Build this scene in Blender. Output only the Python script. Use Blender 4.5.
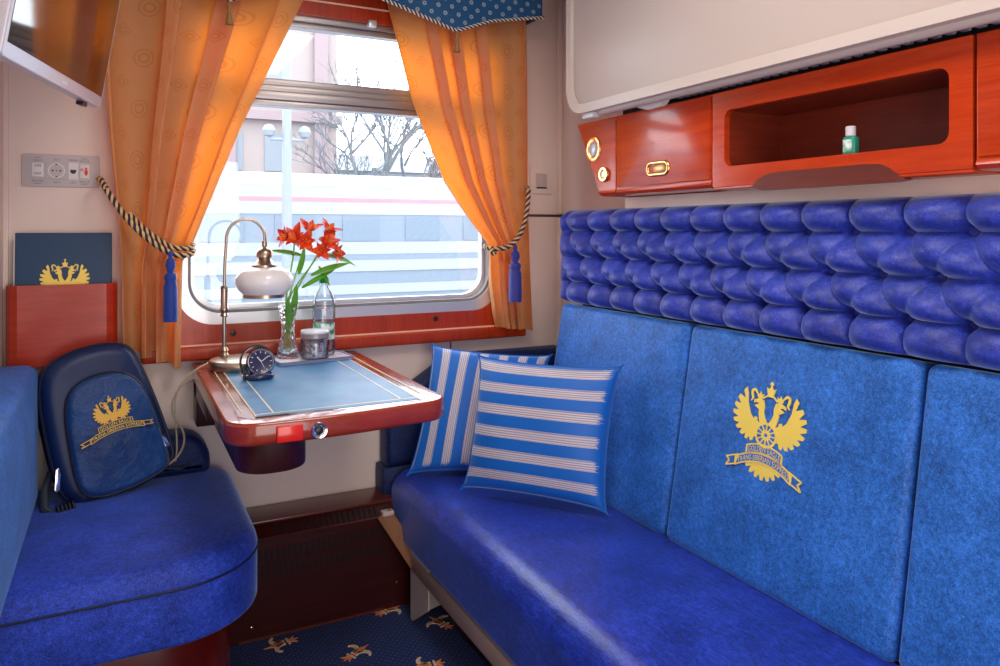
import bpy, bmesh, math, random
from mathutils import Vector, Matrix
random.seed(7)
PI = math.pi
S = bpy.context.scene
for o in list(bpy.data.objects): bpy.data.objects.remove(o)
COL = S.collection

# ------------------------------------------------------------ camera, sky, light, exposure
EYE = 1.3
cam_d = bpy.data.cameras.new('camera'); cam = bpy.data.objects.new('camera', cam_d); COL.objects.link(cam)
cam.location = (0, 0, EYE); cam.rotation_euler = (PI/2, 0, math.radians(-27.2))
cam_d.sensor_width = 36; cam_d.lens = 26.64; cam_d.shift_y = -0.103; cam_d.clip_start = 0.02; cam_d.clip_end = 500
S.camera = cam
S.view_settings.view_transform = 'Standard'; S.view_settings.look = 'None'
S.view_settings.gamma = 1; S.view_settings.use_curve_mapping = False
S.view_settings.exposure = 0.0
W = bpy.data.worlds.new('overcast_sky'); S.world = W; W.use_nodes = True
bg = W.node_tree.nodes['Background']; bg.inputs[0].default_value = (0.90, 0.95, 1.0, 1); bg.inputs[1].default_value = 6.0

def area(name, loc, rot, sx, sy, power, color):
    l = bpy.data.lights.new(name, 'AREA'); l.shape = 'RECTANGLE'; l.size = sx; l.size_y = sy
    l.energy = power; l.color = color
    o = bpy.data.objects.new(name, l); COL.objects.link(o); o.location = loc; o.rotation_euler = rot
    return o
area('ceiling_lamp_light', (0.62, 1.05, 2.27), (0, 0, 0), 0.5, 0.9, 11, (1.0, 0.93, 0.86))
area('room_fill_light', (0.38, -0.45, 1.02), (math.radians(94), 0, math.radians(-14)), 0.9, 1.6, 21, (1.0, 0.95, 0.92))  # added soft fill in front of the closed door, set low for downward-facing surfaces

# ------------------------------------------------------------ helpers
class MB:
    def __init__(s): s.v = []; s.f = []; s.m = []; s.uv = []
    def add(s, vs, fs, mi=0, uvs=None):
        n = len(s.v); s.v += [Vector(p) for p in vs]
        s.uv += (list(uvs) if uvs else [(0, 0)]*len(vs))
        for f in fs: s.f.append(tuple(i+n for i in f)); s.m.append(mi)
        return s
    def xf(s, M):
        s.v = [M @ p for p in s.v]; return s
    def merge(s, o, M=None, mi=None):
        vs = [M @ p for p in o.v] if M else o.v
        n = len(s.v); s.v += vs; s.uv += o.uv
        for f, m in zip(o.f, o.m): s.f.append(tuple(i+n for i in f)); s.m.append(m if mi is None else mi)
        return s

OFF = {}
def build(name, mb, mats, parent=None, sharp=35, label=None, weld=0.0):
    off = Vector((0, 0, 0)) if parent is None else OFF[parent.name]
    me = bpy.data.meshes.new(name)
    me.from_pydata([tuple(p-off) for p in mb.v], [], mb.f)
    if not isinstance(mats, (list, tuple)): mats = [mats]
    for m in mats: me.materials.append(m)
    me.polygons.foreach_set('material_index', mb.m)
    uvl = me.uv_layers.new(name='UVMap')
    for li, l in enumerate(me.loops): uvl.data[li].uv = mb.uv[l.vertex_index]
    bm = bmesh.new(); bm.from_mesh(me)
    if weld: bmesh.ops.remove_doubles(bm, verts=bm.verts, dist=weld)
    bmesh.ops.recalc_face_normals(bm, faces=bm.faces)
    bm.to_mesh(me); bm.free()
    me.polygons.foreach_set('use_smooth', [True]*len(me.polygons))
    if sharp: me.set_sharp_from_angle(angle=math.radians(sharp))
    me.update()
    o = bpy.data.objects.new(name, me); COL.objects.link(o)
    if parent is not None: o.parent = parent
    OFF[o.name] = off
    if label: o['label'] = label
    return o
def thing(name, label, cat, loc, group=None):
    o = bpy.data.objects.new(name, None); COL.objects.link(o); o.location = loc
    o.empty_display_size = 0.05
    o['label'] = label; o['category'] = cat
    if group: o['group'] = group
    OFF[o.name] = Vector(loc); return o
def tag(o, label, cat, group=None, kind=None):
    o['label'] = label; o['category'] = cat
    if group: o['group'] = group
    if kind: o['kind'] = kind
    return o
def struct(name, mb, mats, sharp=35, label=None):
    o = build(name, mb, mats, None, sharp); o['kind'] = 'structure'
    if label: o['label'] = label
    return o

def frame(o, U, V):
    U = Vector(U).normalized(); V = Vector(V); V = (V-U*V.dot(U)).normalized(); Wn = U.cross(V)
    return Matrix(((U.x, V.x, Wn.x, o[0]), (U.y, V.y, Wn.y, o[1]), (U.z, V.z, Wn.z, o[2]), (0, 0, 0, 1)))

def box(x0, x1, y0, y1, z0, z1, b=0.0, seg=2, M=None, mi=0):
    bm = bmesh.new(); bmesh.ops.create_cube(bm, size=1)
    for v in bm.verts:
        v.co = Vector(((x0+x1)/2+v.co.x*(x1-x0), (y0+y1)/2+v.co.y*(y1-y0), (z0+z1)/2+v.co.z*(z1-z0)))
    if b > 0: bmesh.ops.bevel(bm, geom=list(bm.edges), offset=b, segments=seg, profile=0.5, affect='EDGES')
    bm.verts.index_update()
    mb = MB(); mb.add([v.co.copy() for v in bm.verts], [[v.index for v in f.verts] for f in bm.faces], mi)
    bm.free()
    return mb.xf(M) if M else mb

def rrect(x0, x1, y0, y1, r, seg=8):
    if not isinstance(r, (list, tuple)): r = [r]*4       # BL, BR, TR, TL
    out = []
    for (cx, cy, a0, rr) in ((x0+r[0], y0+r[0], PI, r[0]), (x1-r[1], y0+r[1], 1.5*PI, r[1]), (x1-r[2], y1-r[2], 0, r[2]), (x0+r[3], y1-r[3], .5*PI, r[3])):
        if rr < 1e-5: out.append((cx, cy)); continue
        for i in range(seg+1):
            a = a0+i/seg*PI/2; out.append((cx+rr*math.cos(a), cy+rr*math.sin(a)))
    return out
def resample(o, step):
    r = []
    for i, p in enumerate(o):
        q = o[(i+1) % len(o)]; L = math.dist(p, q); n = max(1, int(L/step))
        for k in range(n): r.append((p[0]+(q[0]-p[0])*k/n, p[1]+(q[1]-p[1])*k/n))
    return r
def ccw(o):
    a = sum(o[i][0]*o[(i+1) % len(o)][1]-o[(i+1) % len(o)][0]*o[i][1] for i in range(len(o)))
    return o if a > 0 else o[::-1]
def offset(o, d):
    n = len(o); r = []
    for i in range(n):
        p, c, q = o[i-1], o[i], o[(i+1) % n]
        e1 = Vector((c[0]-p[0], c[1]-p[1])); e2 = Vector((q[0]-c[0], q[1]-c[1]))
        if e1.length < 1e-7: e1 = e2.copy()
        if e2.length < 1e-7: e2 = e1.copy()
        e1.normalize(); e2.normalize()
        n1 = Vector((-e1.y, e1.x)); n2 = Vector((-e2.y, e2.x)); m = n1+n2
        if m.length < 1e-6: m = n1
        m.normalize(); k = max(0.4, m.dot(n1))
        r.append((c[0]+m.x*d/k, c[1]+m.y*d/k))
    return r
def slab(outline, z0, z1, rt=0.0, rb=0.0, seg=4, M=None, puff=0.0, rings=6, mi=0, mi_top=None, warp=None):
    """solid from a closed outline with rounded top and bottom edges and an optional puffed top"""
    o = ccw(list(outline)); n = len(o); L = []
    if rb > 0:
        for i in range(seg+1):
            a = i/seg*PI/2; L.append((offset(o, rb*(1-math.sin(a))), z0+rb*(1-math.cos(a))))
    else: L.append((o, z0))
    if rt > 0:
        for i in range(seg+1):
            a = i/seg*PI/2; L.append((offset(o, rt*(1-math.cos(a))), z1-rt*(1-math.sin(a))))
    else: L.append((o, z1))
    vs = []; fs = []; uvs = []
    for (oo, z) in L:
        vs += [Vector((p[0], p[1], z)) for p in oo]; uvs += [(p[0], p[1]) for p in oo]
    for k in range(len(L)-1):
        for i in range(n):
            j = (i+1) % n; fs.append((k*n+i, k*n+j, (k+1)*n+j, (k+1)*n+i))
    mb = MB(); fs.append(tuple(range(n))[::-1])
    last = L[-1][0]; lb = (len(L)-1)*n
    ntop = len(fs)
    if puff or warp:
        cx = sum(p[0] for p in last)/n; cy = sum(p[1] for p in last)/n; pb = lb
        for k in range(1, rings):
            s = 1-k/rings; b0 = len(vs)
            vs += [Vector((cx+(p[0]-cx)*s, cy+(p[1]-cy)*s, z1+puff*(1-s*s))) for p in last]
            uvs += [(cx+(p[0]-cx)*s, cy+(p[1]-cy)*s) for p in last]
            for i in range(n):
                j = (i+1) % n; fs.append((pb+i, pb+j, b0+j, b0+i))
            pb = b0
        vs.append(Vector((cx, cy, z1+puff))); uvs.append((cx, cy)); c = len(vs)-1
        for i in range(n): fs.append((pb+i, pb+(i+1) % n, c))
    else: fs.append(tuple(lb+i for i in range(n)))
    if warp: vs = [warp(p) for p in vs]
    mb.add(vs, fs, mi, uvs)
    if mi_top is not None:
        for k in range(ntop, len(fs)): mb.m[k] = mi_top
    return mb.xf(M) if M else mb
def prism(poly, z0, z1, M=None, mi=0):
    return slab(poly, z0, z1, M=M, mi=mi)
def tube(path, r, n=10, mi=0, caps=True, M=None):
    P = [Vector(p) for p in path]; R = r if isinstance(r, (list, tuple)) else [r]*len(P)
    vs = []; fs = []; prev = None
    for i, p in enumerate(P):
        t = (P[min(i+1, len(P)-1)]-P[max(i-1, 0)])
        t = t.normalized() if t.length > 1e-9 else Vector((0, 0, 1))
        if prev is None:
            a = Vector((0, 0, 1)) if abs(t.z) < .9 else Vector((1, 0, 0)); u = t.cross(a).normalized()
        else:
            u = prev-t*prev.dot(t); u = u.normalized() if u.length > 1e-6 else t.orthogonal().normalized()
        prev = u; w = t.cross(u)
        for k in range(n):
            a = 2*PI*k/n; vs.append(p+(u*math.cos(a)+w*math.sin(a))*R[i])
    for i in range(len(P)-1):
        for k in range(n):
            j = (k+1) % n; fs.append((i*n+k, i*n+j, (i+1)*n+j, (i+1)*n+k))
    if caps: fs.append(tuple(range(n))[::-1]); fs.append(tuple((len(P)-1)*n+k for k in range(n)))
    mb = MB().add(vs, fs, mi); return mb.xf(M) if M else mb
def lathe(prof, n=32, M=None, mi=0, closed=False):
    vs = []; fs = []; uvs = []
    for j, (r, z) in enumerate(prof):
        for k in range(n):
            a = 2*PI*k/n; vs.append(Vector((r*math.cos(a), r*math.sin(a), z))); uvs.append((k/n, z))
    m = len(prof)
    for j in range(m-1 if not closed else m):
        for k in range(n):
            q = (k+1) % n; j2 = (j+1) % m; fs.append((j*n+k, j*n+q, j2*n+q, j2*n+k))
    if not closed:
        if prof[0][0] > 1e-6: fs.append(tuple(range(n))[::-1])
        if prof[-1][0] > 1e-6: fs.append(tuple((m-1)*n+k for k in range(n)))
    mb = MB().add(vs, fs, mi, uvs); return mb.xf(M) if M else mb
T = lambda x, y, z: Matrix.Translation((x, y, z))
def hole_plate(outer, inner, z0, z1, M=None, mi=0):
    """flat plate with one hole (both outlines closed), extruded z0..z1"""
    bm = bmesh.new()
    def ring(pts):
        vs = [bm.verts.new((p[0], p[1], 0)) for p in pts]
        return [bm.edges.new((vs[i], vs[(i+1) % len(vs)])) for i in range(len(vs))]
    ed = ring(ccw(outer))+ring(ccw(inner))
    bmesh.ops.triangle_fill(bm, use_beauty=True, use_dissolve=False, edges=ed)
    bm.verts.index_update()
    pts = [v.co.copy() for v in bm.verts]; fs = [[v.index for v in f.verts] for f in bm.faces]; n = len(pts)
    bd = [(e.verts[0].index, e.verts[1].index) for e in bm.edges if len(e.link_faces) == 1]; bm.free()
    vs = [Vector((p.x, p.y, z0)) for p in pts]+[Vector((p.x, p.y, z1)) for p in pts]
    F = [tuple(f) for f in fs]+[tuple(i+n for i in f) for f in fs]+[(a, b, b+n, a+n) for a, b in bd]
    mb = MB().add(vs, F, mi, [(p.x, p.y) for p in vs]); return mb.xf(M) if M else mb
def text_mesh(s, size, depth=0.0):
    c = bpy.data.curves.new('t', 'FONT'); c.body = s; c.size = size; c.align_x = 'CENTER'; c.extrude = depth
    c.resolution_u = 2
    o = bpy.data.objects.new('t', c); COL.objects.link(o)
    bpy.context.view_layer.update()
    dg = bpy.context.evaluated_depsgraph_get()
    me = bpy.data.meshes.new_from_object(o.evaluated_get(dg))
    mb = MB().add([v.co.copy() for v in me.vertices], [tuple(p.vertices) for p in me.polygons])
    bpy.data.objects.remove(o); bpy.data.curves.remove(c); bpy.data.meshes.remove(me)
    return mb

# ------------------------------------------------------------ materials
def mat(name, col=(.5, .5, .5), rough=.5, metal=0, coat=0, sheen=0, sheen_tint=(1, 1, 1), spec=.5, trans=0, ior=1.45, emis=None, estr=0, sheen_r=.4):
    m = bpy.data.materials.new(name); m.use_nodes = True
    b = m.node_tree.nodes['Principled BSDF']; I = b.inputs
    I['Base Color'].default_value = (*col, 1); I['Roughness'].default_value = rough; I['Metallic'].default_value = metal
    I['Coat Weight'].default_value = coat; I['Coat Roughness'].default_value = .08
    I['Sheen Weight'].default_value = sheen; I['Sheen Tint'].default_value = (*sheen_tint, 1); I['Sheen Roughness'].default_value = sheen_r
    I['Specular IOR Level'].default_value = spec; I['Transmission Weight'].default_value = trans; I['IOR'].default_value = ior
    if emis: I['Emission Color'].default_value = (*emis, 1); I['Emission Strength'].default_value = estr
    return m
class NT:
    def __init__(s, m): s.m = m; s.t = m.node_tree; s.b = s.t.nodes['Principled BSDF']
    def n(s, ty, **k):
        x = s.t.nodes.new(ty)
        for a, v in k.items(): setattr(x, a, v)
        return x
    def l(s, a, b): s.t.links.new(a, b)
    def math(s, op, a, b=None, c=None, clamp=False):
        x = s.n('ShaderNodeMath', operation=op); x.use_clamp = clamp
        for i, q in enumerate((a, b, c)):
            if q is None: continue
            if isinstance(q, (int, float)): x.inputs[i].default_value = q
            else: s.l(q, x.inputs[i])
        return x.outputs[0]
    def coord(s, kind='Object', scale=(1, 1, 1)):
        c = s.n('ShaderNodeTexCoord'); mp = s.n('ShaderNodeMapping'); mp.inputs['Scale'].default_value = scale
        s.l(c.outputs[kind], mp.inputs[0]); return mp.outputs[0]
    def noise(s, v, scale, detail=3, rough=.5):
        x = s.n('ShaderNodeTexNoise'); x.inputs['Scale'].default_value = scale; x.inputs['Detail'].default_value = detail
        x.inputs['Roughness'].default_value = rough; s.l(v, x.inputs['Vector']); return x.outputs['Fac']
    def ramp(s, f, stops):
        r = s.n('ShaderNodeValToRGB'); e = r.color_ramp.elements
        while len(e) < len(stops): e.new(0.5)
        for i, (p, c) in enumerate(stops): e[i].position = p; e[i].color = (*c, 1)
        s.l(f, r.inputs[0]); return r.outputs[0]
    def mix(s, f, a, b, mode='MIX'):
        x = s.n('ShaderNodeMix', data_type='RGBA', blend_type=mode)
        for i, q in ((0, f), (6, a), (7, b)):
            if isinstance(q, (int, float)): x.inputs[i].default_value = q
            elif isinstance(q, tuple): x.inputs[i].default_value = (*q, 1)
            else: s.l(q, x.inputs[i])
        return x.outputs[2]
    def bump(s, h, strength=.3, dist=.002):
        x = s.n('ShaderNodeBump'); x.inputs['Strength'].default_value = strength; x.inputs['Distance'].default_value = dist
        s.l(h, x.inputs['Height']); s.l(x.outputs[0], s.b.inputs['Normal'])
    def color(s, c): s.l(c, s.b.inputs['Base Color'])

def wood(name, c0, c1, scale=(1, 1, 1), rough=.28, coat=.5):
    m = mat(name, c0, rough, coat=coat); t = NT(m)
    v = t.coord('Object', scale); f = t.noise(v, 6, 6, .65); f2 = t.noise(v, 40, 3, .6)
    k = t.math('ADD', t.math('MULTIPLY', f, .7), t.math('MULTIPLY', f2, .3))
    t.color(t.ramp(k, [(.35, c0), (.65, c1)])); t.bump(f2, .06, .0006); return m
def velvet(name, base, hi, sheen=.9, scale=1, rough=.55, nap=(1, 1, 1), spec=.35):
    m = mat(name, base, rough, sheen=sheen, sheen_tint=hi, spec=spec, sheen_r=.3); t = NT(m)
    v = t.coord('Object'); vn = t.coord('Object', nap)
    a = t.noise(v, 9*scale, 4, .6); b = t.noise(vn, 280*scale, 2, .7); c = t.noise(vn, 95*scale, 3, .6)
    k = t.math('ADD', t.math('MULTIPLY', a, .28), t.math('ADD', t.math('MULTIPLY', b, .45), t.math('MULTIPLY', c, .33)))
    dk = tuple(q*.35 for q in base); lt = tuple(min(1, q*1.9+.02) for q in base)
    t.color(t.ramp(k, [(.38, dk), (.54, base), (.72, lt)])); t.bump(t.math('ADD', b, c), .35, .0015)
    return m
M = {}
M['wall'] = mat('cream_wall_laminate', (.80, .66, .585), .38); t = NT(M['wall']); t.bump(t.noise(t.coord('Object'), 160, 2), .05, .0005)
M['ceil'] = mat('ceiling_white', (.7, .66, .62), .5)
M['bunkbeige'] = mat('bunk_laminate', (.52, .44, .405), .33)
M['bunkrim'] = mat('bunk_rim', (.58, .50, .455), .3)
M['seam'] = mat('seam_brown', (.10, .05, .035), .5)
M['wood'] = wood('orange_mahogany', (.40, .026, .003), (.58, .055, .006), (1.5, .5, 8), .22, .3)
M['woodred'] = wood('red_mahogany', (.36, .022, .008), (.50, .045, .012), (1, 1, 9), .3)
M['woodwin'] = wood('window_mahogany', (.36, .024, .005), (.54, .055, .009), (14, 1, .8), .32, .15)
M['wooddark'] = wood('dark_mahogany', (.028, .003, .003), (.060, .006, .005), (.6, 1, 9), .35, .2)
M['woodshelf'] = wood('shelf_mahogany', (.10, .018, .012), (.16, .03, .02), (.6, 1, 9), .35, .3)
M['woodtable'] = wood('table_mahogany', (.24, .018, .007), (.34, .04, .014), (1, 1, 4), .22, .7)
M['ochre'] = wood('ochre_wood', (.20, .075, .022), (.30, .12, .045), (4, 1, 1), .6, 0)
M['slot'] = mat('slot_black', (.008, .003, .003), .7)
M['cream'] = mat('cream_line', (.95, .68, .48), .35)
M['velvet'] = velvet('seat_velvet', (.012, .036, .38), (.25, .42, 1), .6, nap=(1, .35, 1), rough=.33, spec=.7)
M['velvetleft'] = velvet('armchair_velvet', (.022, .060, .46), (.4, .6, 1), .8)
M['velvetback'] = velvet('back_velvet', (.022, .135, .50), (.45, .75, 1), .8)
M['velvettuft'] = velvet('tufted_velvet', (.016, .036, .34), (.5, .65, 1), .75, rough=.50, spec=.65)
M['velvetpad'] = velvet('side_pad_velvet', (.018, .12, .46), (.4, .65, 1), .2)
M['velvetdark'] = velvet('bolster_velvet', (.005, .016, .085), (.3, .4, .8), .25)
M['gold'] = mat('gold_thread', (.86, .52, .09), .42, metal=.25)
M['goldpale'] = mat('pale_gold_thread', (.95, .72, .13), .45, metal=.15)
M['brass'] = mat('polished_brass', (.85, .55, .22), .18, metal=1)
M['antbrass'] = mat('antique_brass', (.50, .40, .30), .28, metal=1)
M['chrome'] = mat('chrome', (.75, .75, .78), .15, metal=1)
M['alu'] = mat('aluminium', (.36, .33, .33), .35, metal=.8); t = NT(M['alu']); t.bump(t.noise(t.coord('Object', (1, 1, 60)), 20, 2), .1, .0005)
M['alulight'] = mat('light_aluminium', (.72, .72, .74), .3, metal=.5)
M['alurail'] = mat('rail_paint', (.55, .42, .33), .35)
M['bracket'] = mat('bracket_paint', (.60, .52, .48), .4)
M['white'] = mat('white_plastic', (.75, .73, .74), .35)
M['panelw'] = mat('grey_plastic', (.55, .50, .50), .4)
M['black'] = mat('black_plastic', (.01, .01, .012), .3)
M['rubber'] = mat('dark_rubber', (.02, .02, .022), .5)
M['red'] = mat('red_enamel', (.75, .02, .01), .25, coat=.5)
M['screen'] = mat('screen_glass', (.012, .008, .010), .06, coat=.6)
M['silver'] = mat('silver_plastic', (.62, .62, .68), .28, metal=.3)
M['leather'] = mat('blue_table_leather', (.055, .22, .46), .40); t = NT(M['leather']); v = t.coord('Object'); t.bump(t.noise(v, 300, 3), .3, .0008)
t.color(t.ramp(t.noise(v, 12, 4), [(.3, (.045, .17, .38)), (.7, (.08, .27, .50))]))
M['folder'] = mat('folder_navy', (.010, .05, .125), .45)
M['paper'] = mat('paper_white', (.8, .8, .8), .6)
M['nylon'] = mat('backpack_nylon', (.004, .034, .19), .36, sheen=.15); t = NT(M['nylon']); v = t.coord('Object')
t.bump(t.math('ADD', t.noise(v, 14, 4), t.math('MULTIPLY', t.noise(v, 400, 1), .1)), .8, .02)
t.color(t.ramp(t.noise(v, 8, 3), [(.3, (.003, .030, .13)), (.7, (.008, .065, .24))]))
M['nylondark'] = mat('backpack_dark_nylon', (.004, .018, .085), .45)
M['piping'] = mat('dark_piping', (.006, .012, .035), .5)
M['strap'] = mat('webbing_grey', (.03, .04, .06), .6)
M['cord'] = mat('lamp_cord', (.42, .34, .24), .4)
M['tasselblue'] = mat('tassel_blue', (.012, .045, .30), .6, sheen=.5)
M['tasselviolet'] = mat('tassel_violet_blue', (.030, .035, .26), .6, sheen=.5)
M['tasselgold'] = mat('tassel_gold', (.35, .20, .06), .6)
M['ropegold'] = mat('rope_gold', (.80, .50, .20), .5)
M['ropenavy'] = mat('rope_navy', (.015, .015, .05), .6)
M['ropeblack'] = mat('rope_brown', (.06, .025, .02), .6)
M['porcelain'] = mat('porcelain', (.85, .85, .88), .15, coat=.5)
M['trayrim'] = mat('tray_navy_edge', (.22, .25, .42), .2)
M['glassclear'] = mat('clear_glass', (.96, .98, 1), .02, trans=1, ior=1.35)
M['cutglass'] = mat('cut_glass', (1, 1, 1), .03, trans=1, ior=1.28)
t = NT(M['cutglass']); v = t.coord('UV', (9, 60, 1))
w = t.n('ShaderNodeTexVoronoi'); w.inputs['Scale'].default_value = 1.5; t.l(v, w.inputs['Vector']); t.bump(w.outputs['Distance'], .9, .006)
def thin(name, tint, k=.12):
    m = bpy.data.materials.new(name); m.use_nodes = True; n = m.node_tree.nodes; n.clear(); L = m.node_tree.links
    out = n.new('ShaderNodeOutputMaterial'); mx = n.new('ShaderNodeMixShader'); tr = n.new('ShaderNodeBsdfTransparent'); gl = n.new('ShaderNodeBsdfGlossy'); lw = n.new('ShaderNodeLayerWeight')
    lw.inputs['Blend'].default_value = .25; gl.inputs['Roughness'].default_value = .05; tr.inputs[0].default_value = (*tint, 1)
    a = n.new('ShaderNodeMath'); a.operation = 'MULTIPLY_ADD'; a.inputs[1].default_value = .75; a.inputs[2].default_value = k; L.new(lw.outputs['Fresnel'], a.inputs[0])
    L.new(a.outputs[0], mx.inputs[0]); L.new(tr.outputs[0], mx.inputs[1]); L.new(gl.outputs[0], mx.inputs[2]); L.new(mx.outputs[0], out.inputs[0]); return m
M['glassclear'] = thin('clear_glass_wall', (.93, .96, .98))
M['opal'] = mat('opal_glass', (.93, .91, .89), .2, coat=.4)
M['capgreen'] = mat('green_cap', (.0, .22, .06), .35)
M['labelgreen'] = mat('bottle_label', (.45, .62, .55), .4); t = NT(M['labelgreen']); v = t.coord('Object')
t.color(t.ramp(t.noise(v, 45, 3), [(.38, (.05, .30, .10)), (.48, (.35, .55, .5)), (.6, (.8, .88, .9))]))
M['water'] = mat('water', (.96, .99, 1), .02, trans=1, ior=1.08)
M['leaf'] = mat('leaf_green', (.10, .34, .02), .45); M['stem'] = mat('stem_green', (.22, .42, .05), .45)
M['petal'] = mat('petal_orange_red', (.85, .07, .015), .45); t = NT(M['petal']); v = t.coord('Object')
t.color(t.ramp(t.noise(v, 60, 3), [(.35, (.65, .02, .01)), (.55, (.85, .07, .015)), (.75, (.95, .35, .05))]))
M['petaly'] = mat('petal_yellow', (.9, .5, .06), .5)
M['snack'] = mat('jar_contents', (.4, .3, .35), .5); t = NT(M['snack']); v = t.coord('Object')
w = t.n('ShaderNodeTexVoronoi'); w.inputs['Scale'].default_value = 110; t.l(v, w.inputs['Vector'])
t.color(t.ramp(w.outputs['Color'], [(.2, (.30, .12, .16)), (.45, (.65, .55, .62)), (.8, (1, .97, 1))]))
M['sanit'] = mat('green_gel', (.03, .42, .30), .15, trans=.35)
M['capwhite'] = mat('grey_cap', (.62, .60, .66), .35)
M['clockface'] = mat('clock_face', (.32, .36, .52), .3); M['clockcase'] = mat('clock_case', (.012, .02, .09), .2, coat=.6)
M['mattress'] = mat('mattress_lavender', (.30, .28, .36), .7); t = NT(M['mattress']); v = t.coord('Object', (3, 1, 3)); t.bump(t.noise(v, 18, 3), .9, .02)
M['darkgap'] = mat('gap_shade_black', (.03, .025, .03), .6)

# curtain: gold damask, light passes through it orange
def curtain_mat():
    m = mat('gold_damask', (.62, .36, .16), .6, sheen=.25, sheen_tint=(1, .8, .5)); t = NT(m)
    uv = t.n('ShaderNodeUVMap').outputs[0]
    sep = t.n('ShaderNodeSeparateXYZ'); t.l(uv, sep.inputs[0])
    def ring(ox, oy, px, py, r, wd):
        x = t.math('SUBTRACT', t.math('FRACT', t.math('ADD', t.math('DIVIDE', sep.outputs[0], px), ox)), .5)
        y = t.math('SUBTRACT', t.math('FRACT', t.math('ADD', t.math('DIVIDE', sep.outputs[1], py), oy)), .5)
        x = t.math('MULTIPLY', x, px); y = t.math('MULTIPLY', y, py)
        d = t.math('SQRT', t.math('ADD', t.math('MULTIPLY', x, x), t.math('MULTIPLY', y, y)))
        return t.math('LESS_THAN', t.math('ABSOLUTE', t.math('SUBTRACT', d, r)), wd), t.math('ADD', t.math('ABSOLUTE', x), t.math('ABSOLUTE', y))
    a, _ = ring(0, 0, .12, .16, .027, .0022); b, _ = ring(0, 0, .12, .16, .014, .003); c, dd = ring(.5, .5, .12, .16, .018, .0016)
    a2, _ = ring(.5, .5, .12, .16, .008, .002)
    g = t.math('LESS_THAN', t.math('ABSOLUTE', t.math('SUBTRACT', dd, .021)), .002)
    k = t.math('MAXIMUM', t.math('MAXIMUM', a, b), t.math('MAXIMUM', g, a2))
    fn = t.noise(t.coord('Object', (1, 1, 1)), 500, 2)
    c0 = t.mix(k, (.80, .50, .21), (.70, .39, .13)); t.color(c0)
    t.bump(t.math('ADD', t.math('MULTIPLY', k, .5), t.math('MULTIPLY', fn, .4)), .3, .001)
    tr = t.n('ShaderNodeBsdfTranslucent'); t.l(t.mix(k, (1.0, .21, .004), (.95, .18, .003)), tr.inputs[0])
    mx = t.n('ShaderNodeMixShader'); mx.inputs[0].default_value = .50
    t.l(t.b.outputs[0], mx.inputs[1]); t.l(tr.outputs[0], mx.inputs[2])
    t.l(mx.outputs[0], t.t.nodes['Material Output'].inputs[0]); return m
M['curtain'] = curtain_mat()
def lining_mat():
    m = mat('curtain_hem', (.62, .42, .28), .6); return m
def valance_mat():
    m = mat('valance_blue', (.010, .085, .22), .55, sheen=.2); t = NT(m)
    sep = t.n('ShaderNodeSeparateXYZ'); t.l(t.n('ShaderNodeUVMap').outputs[0], sep.inputs[0])
    P = .052
    def dot(o):
        x = t.math('SUBTRACT', t.math('FRACT', t.math('ADD', t.math('DIVIDE', sep.outputs[0], P), o)), .5)
        y = t.math('SUBTRACT', t.math('FRACT', t.math('ADD', t.math('DIVIDE', sep.outputs[1], P), o)), .5)
        d = t.math('SQRT', t.math('ADD', t.math('MULTIPLY', x, x), t.math('MULTIPLY', y, y)))
        return t.math('LESS_THAN', t.math('ABSOLUTE', t.math('SUBTRACT', d, .10)), .055)
    k = t.math('MAXIMUM', dot(0), dot(.5)); t.color(t.mix(k, (.010, .095, .25), (.30, .38, .44))); return m
M['valance'] = valance_mat()
def stripe_mat(name):
    m = mat(name, (.02, .25, .62), .5, sheen=.35, sheen_tint=(.6, .8, 1)); t = NT(m)
    sep = t.n('ShaderNodeSeparateXYZ'); t.l(t.n('ShaderNodeUVMap').outputs[0], sep.inputs[0])
    fr = t.math('FRACT', t.math('ADD', t.math('MULTIPLY', sep.outputs[1], 6.25), .625))
    d = t.math('ABSOLUTE', t.math('SUBTRACT', fr, .5))
    band = t.math('LESS_THAN', d, .20)
    fine = t.math('GREATER_THAN', t.math('SINE', t.math('MULTIPLY', fr, 2*PI*10)), -.2)
    edge = t.math('MULTIPLY', t.math('LESS_THAN', d, .235), t.math('GREATER_THAN', d, .215))
    nz = t.noise(t.coord('UV', (3, 260, 1)), 1, 2)
    fade = t.math('LESS_THAN', t.math('ADD', sep.outputs[0], t.math('MULTIPLY', nz, .16)), 1.03)
    k = t.math('MULTIPLY', t.math('MAXIMUM', t.math('MULTIPLY', band, t.math('ADD', t.math('MULTIPLY', fine, .62), .36)), edge), fade)
    c = t.mix(t.math('MULTIPLY', t.noise(t.coord('UV', (1, 60, 1)), 3, 1), .8), (.86, .78, .68), (.50, .33, .26))
    t.color(t.mix(k, (.004, .135, .55), c)); t.bump(t.noise(t.coord('UV', (3, 200, 1)), 1, 1), .2, .001); return m
M['cushionblue'] = mat('cushion_blue', (.004, .12, .48), .5)
M['stripe'] = stripe_mat('striped_silk')
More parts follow.
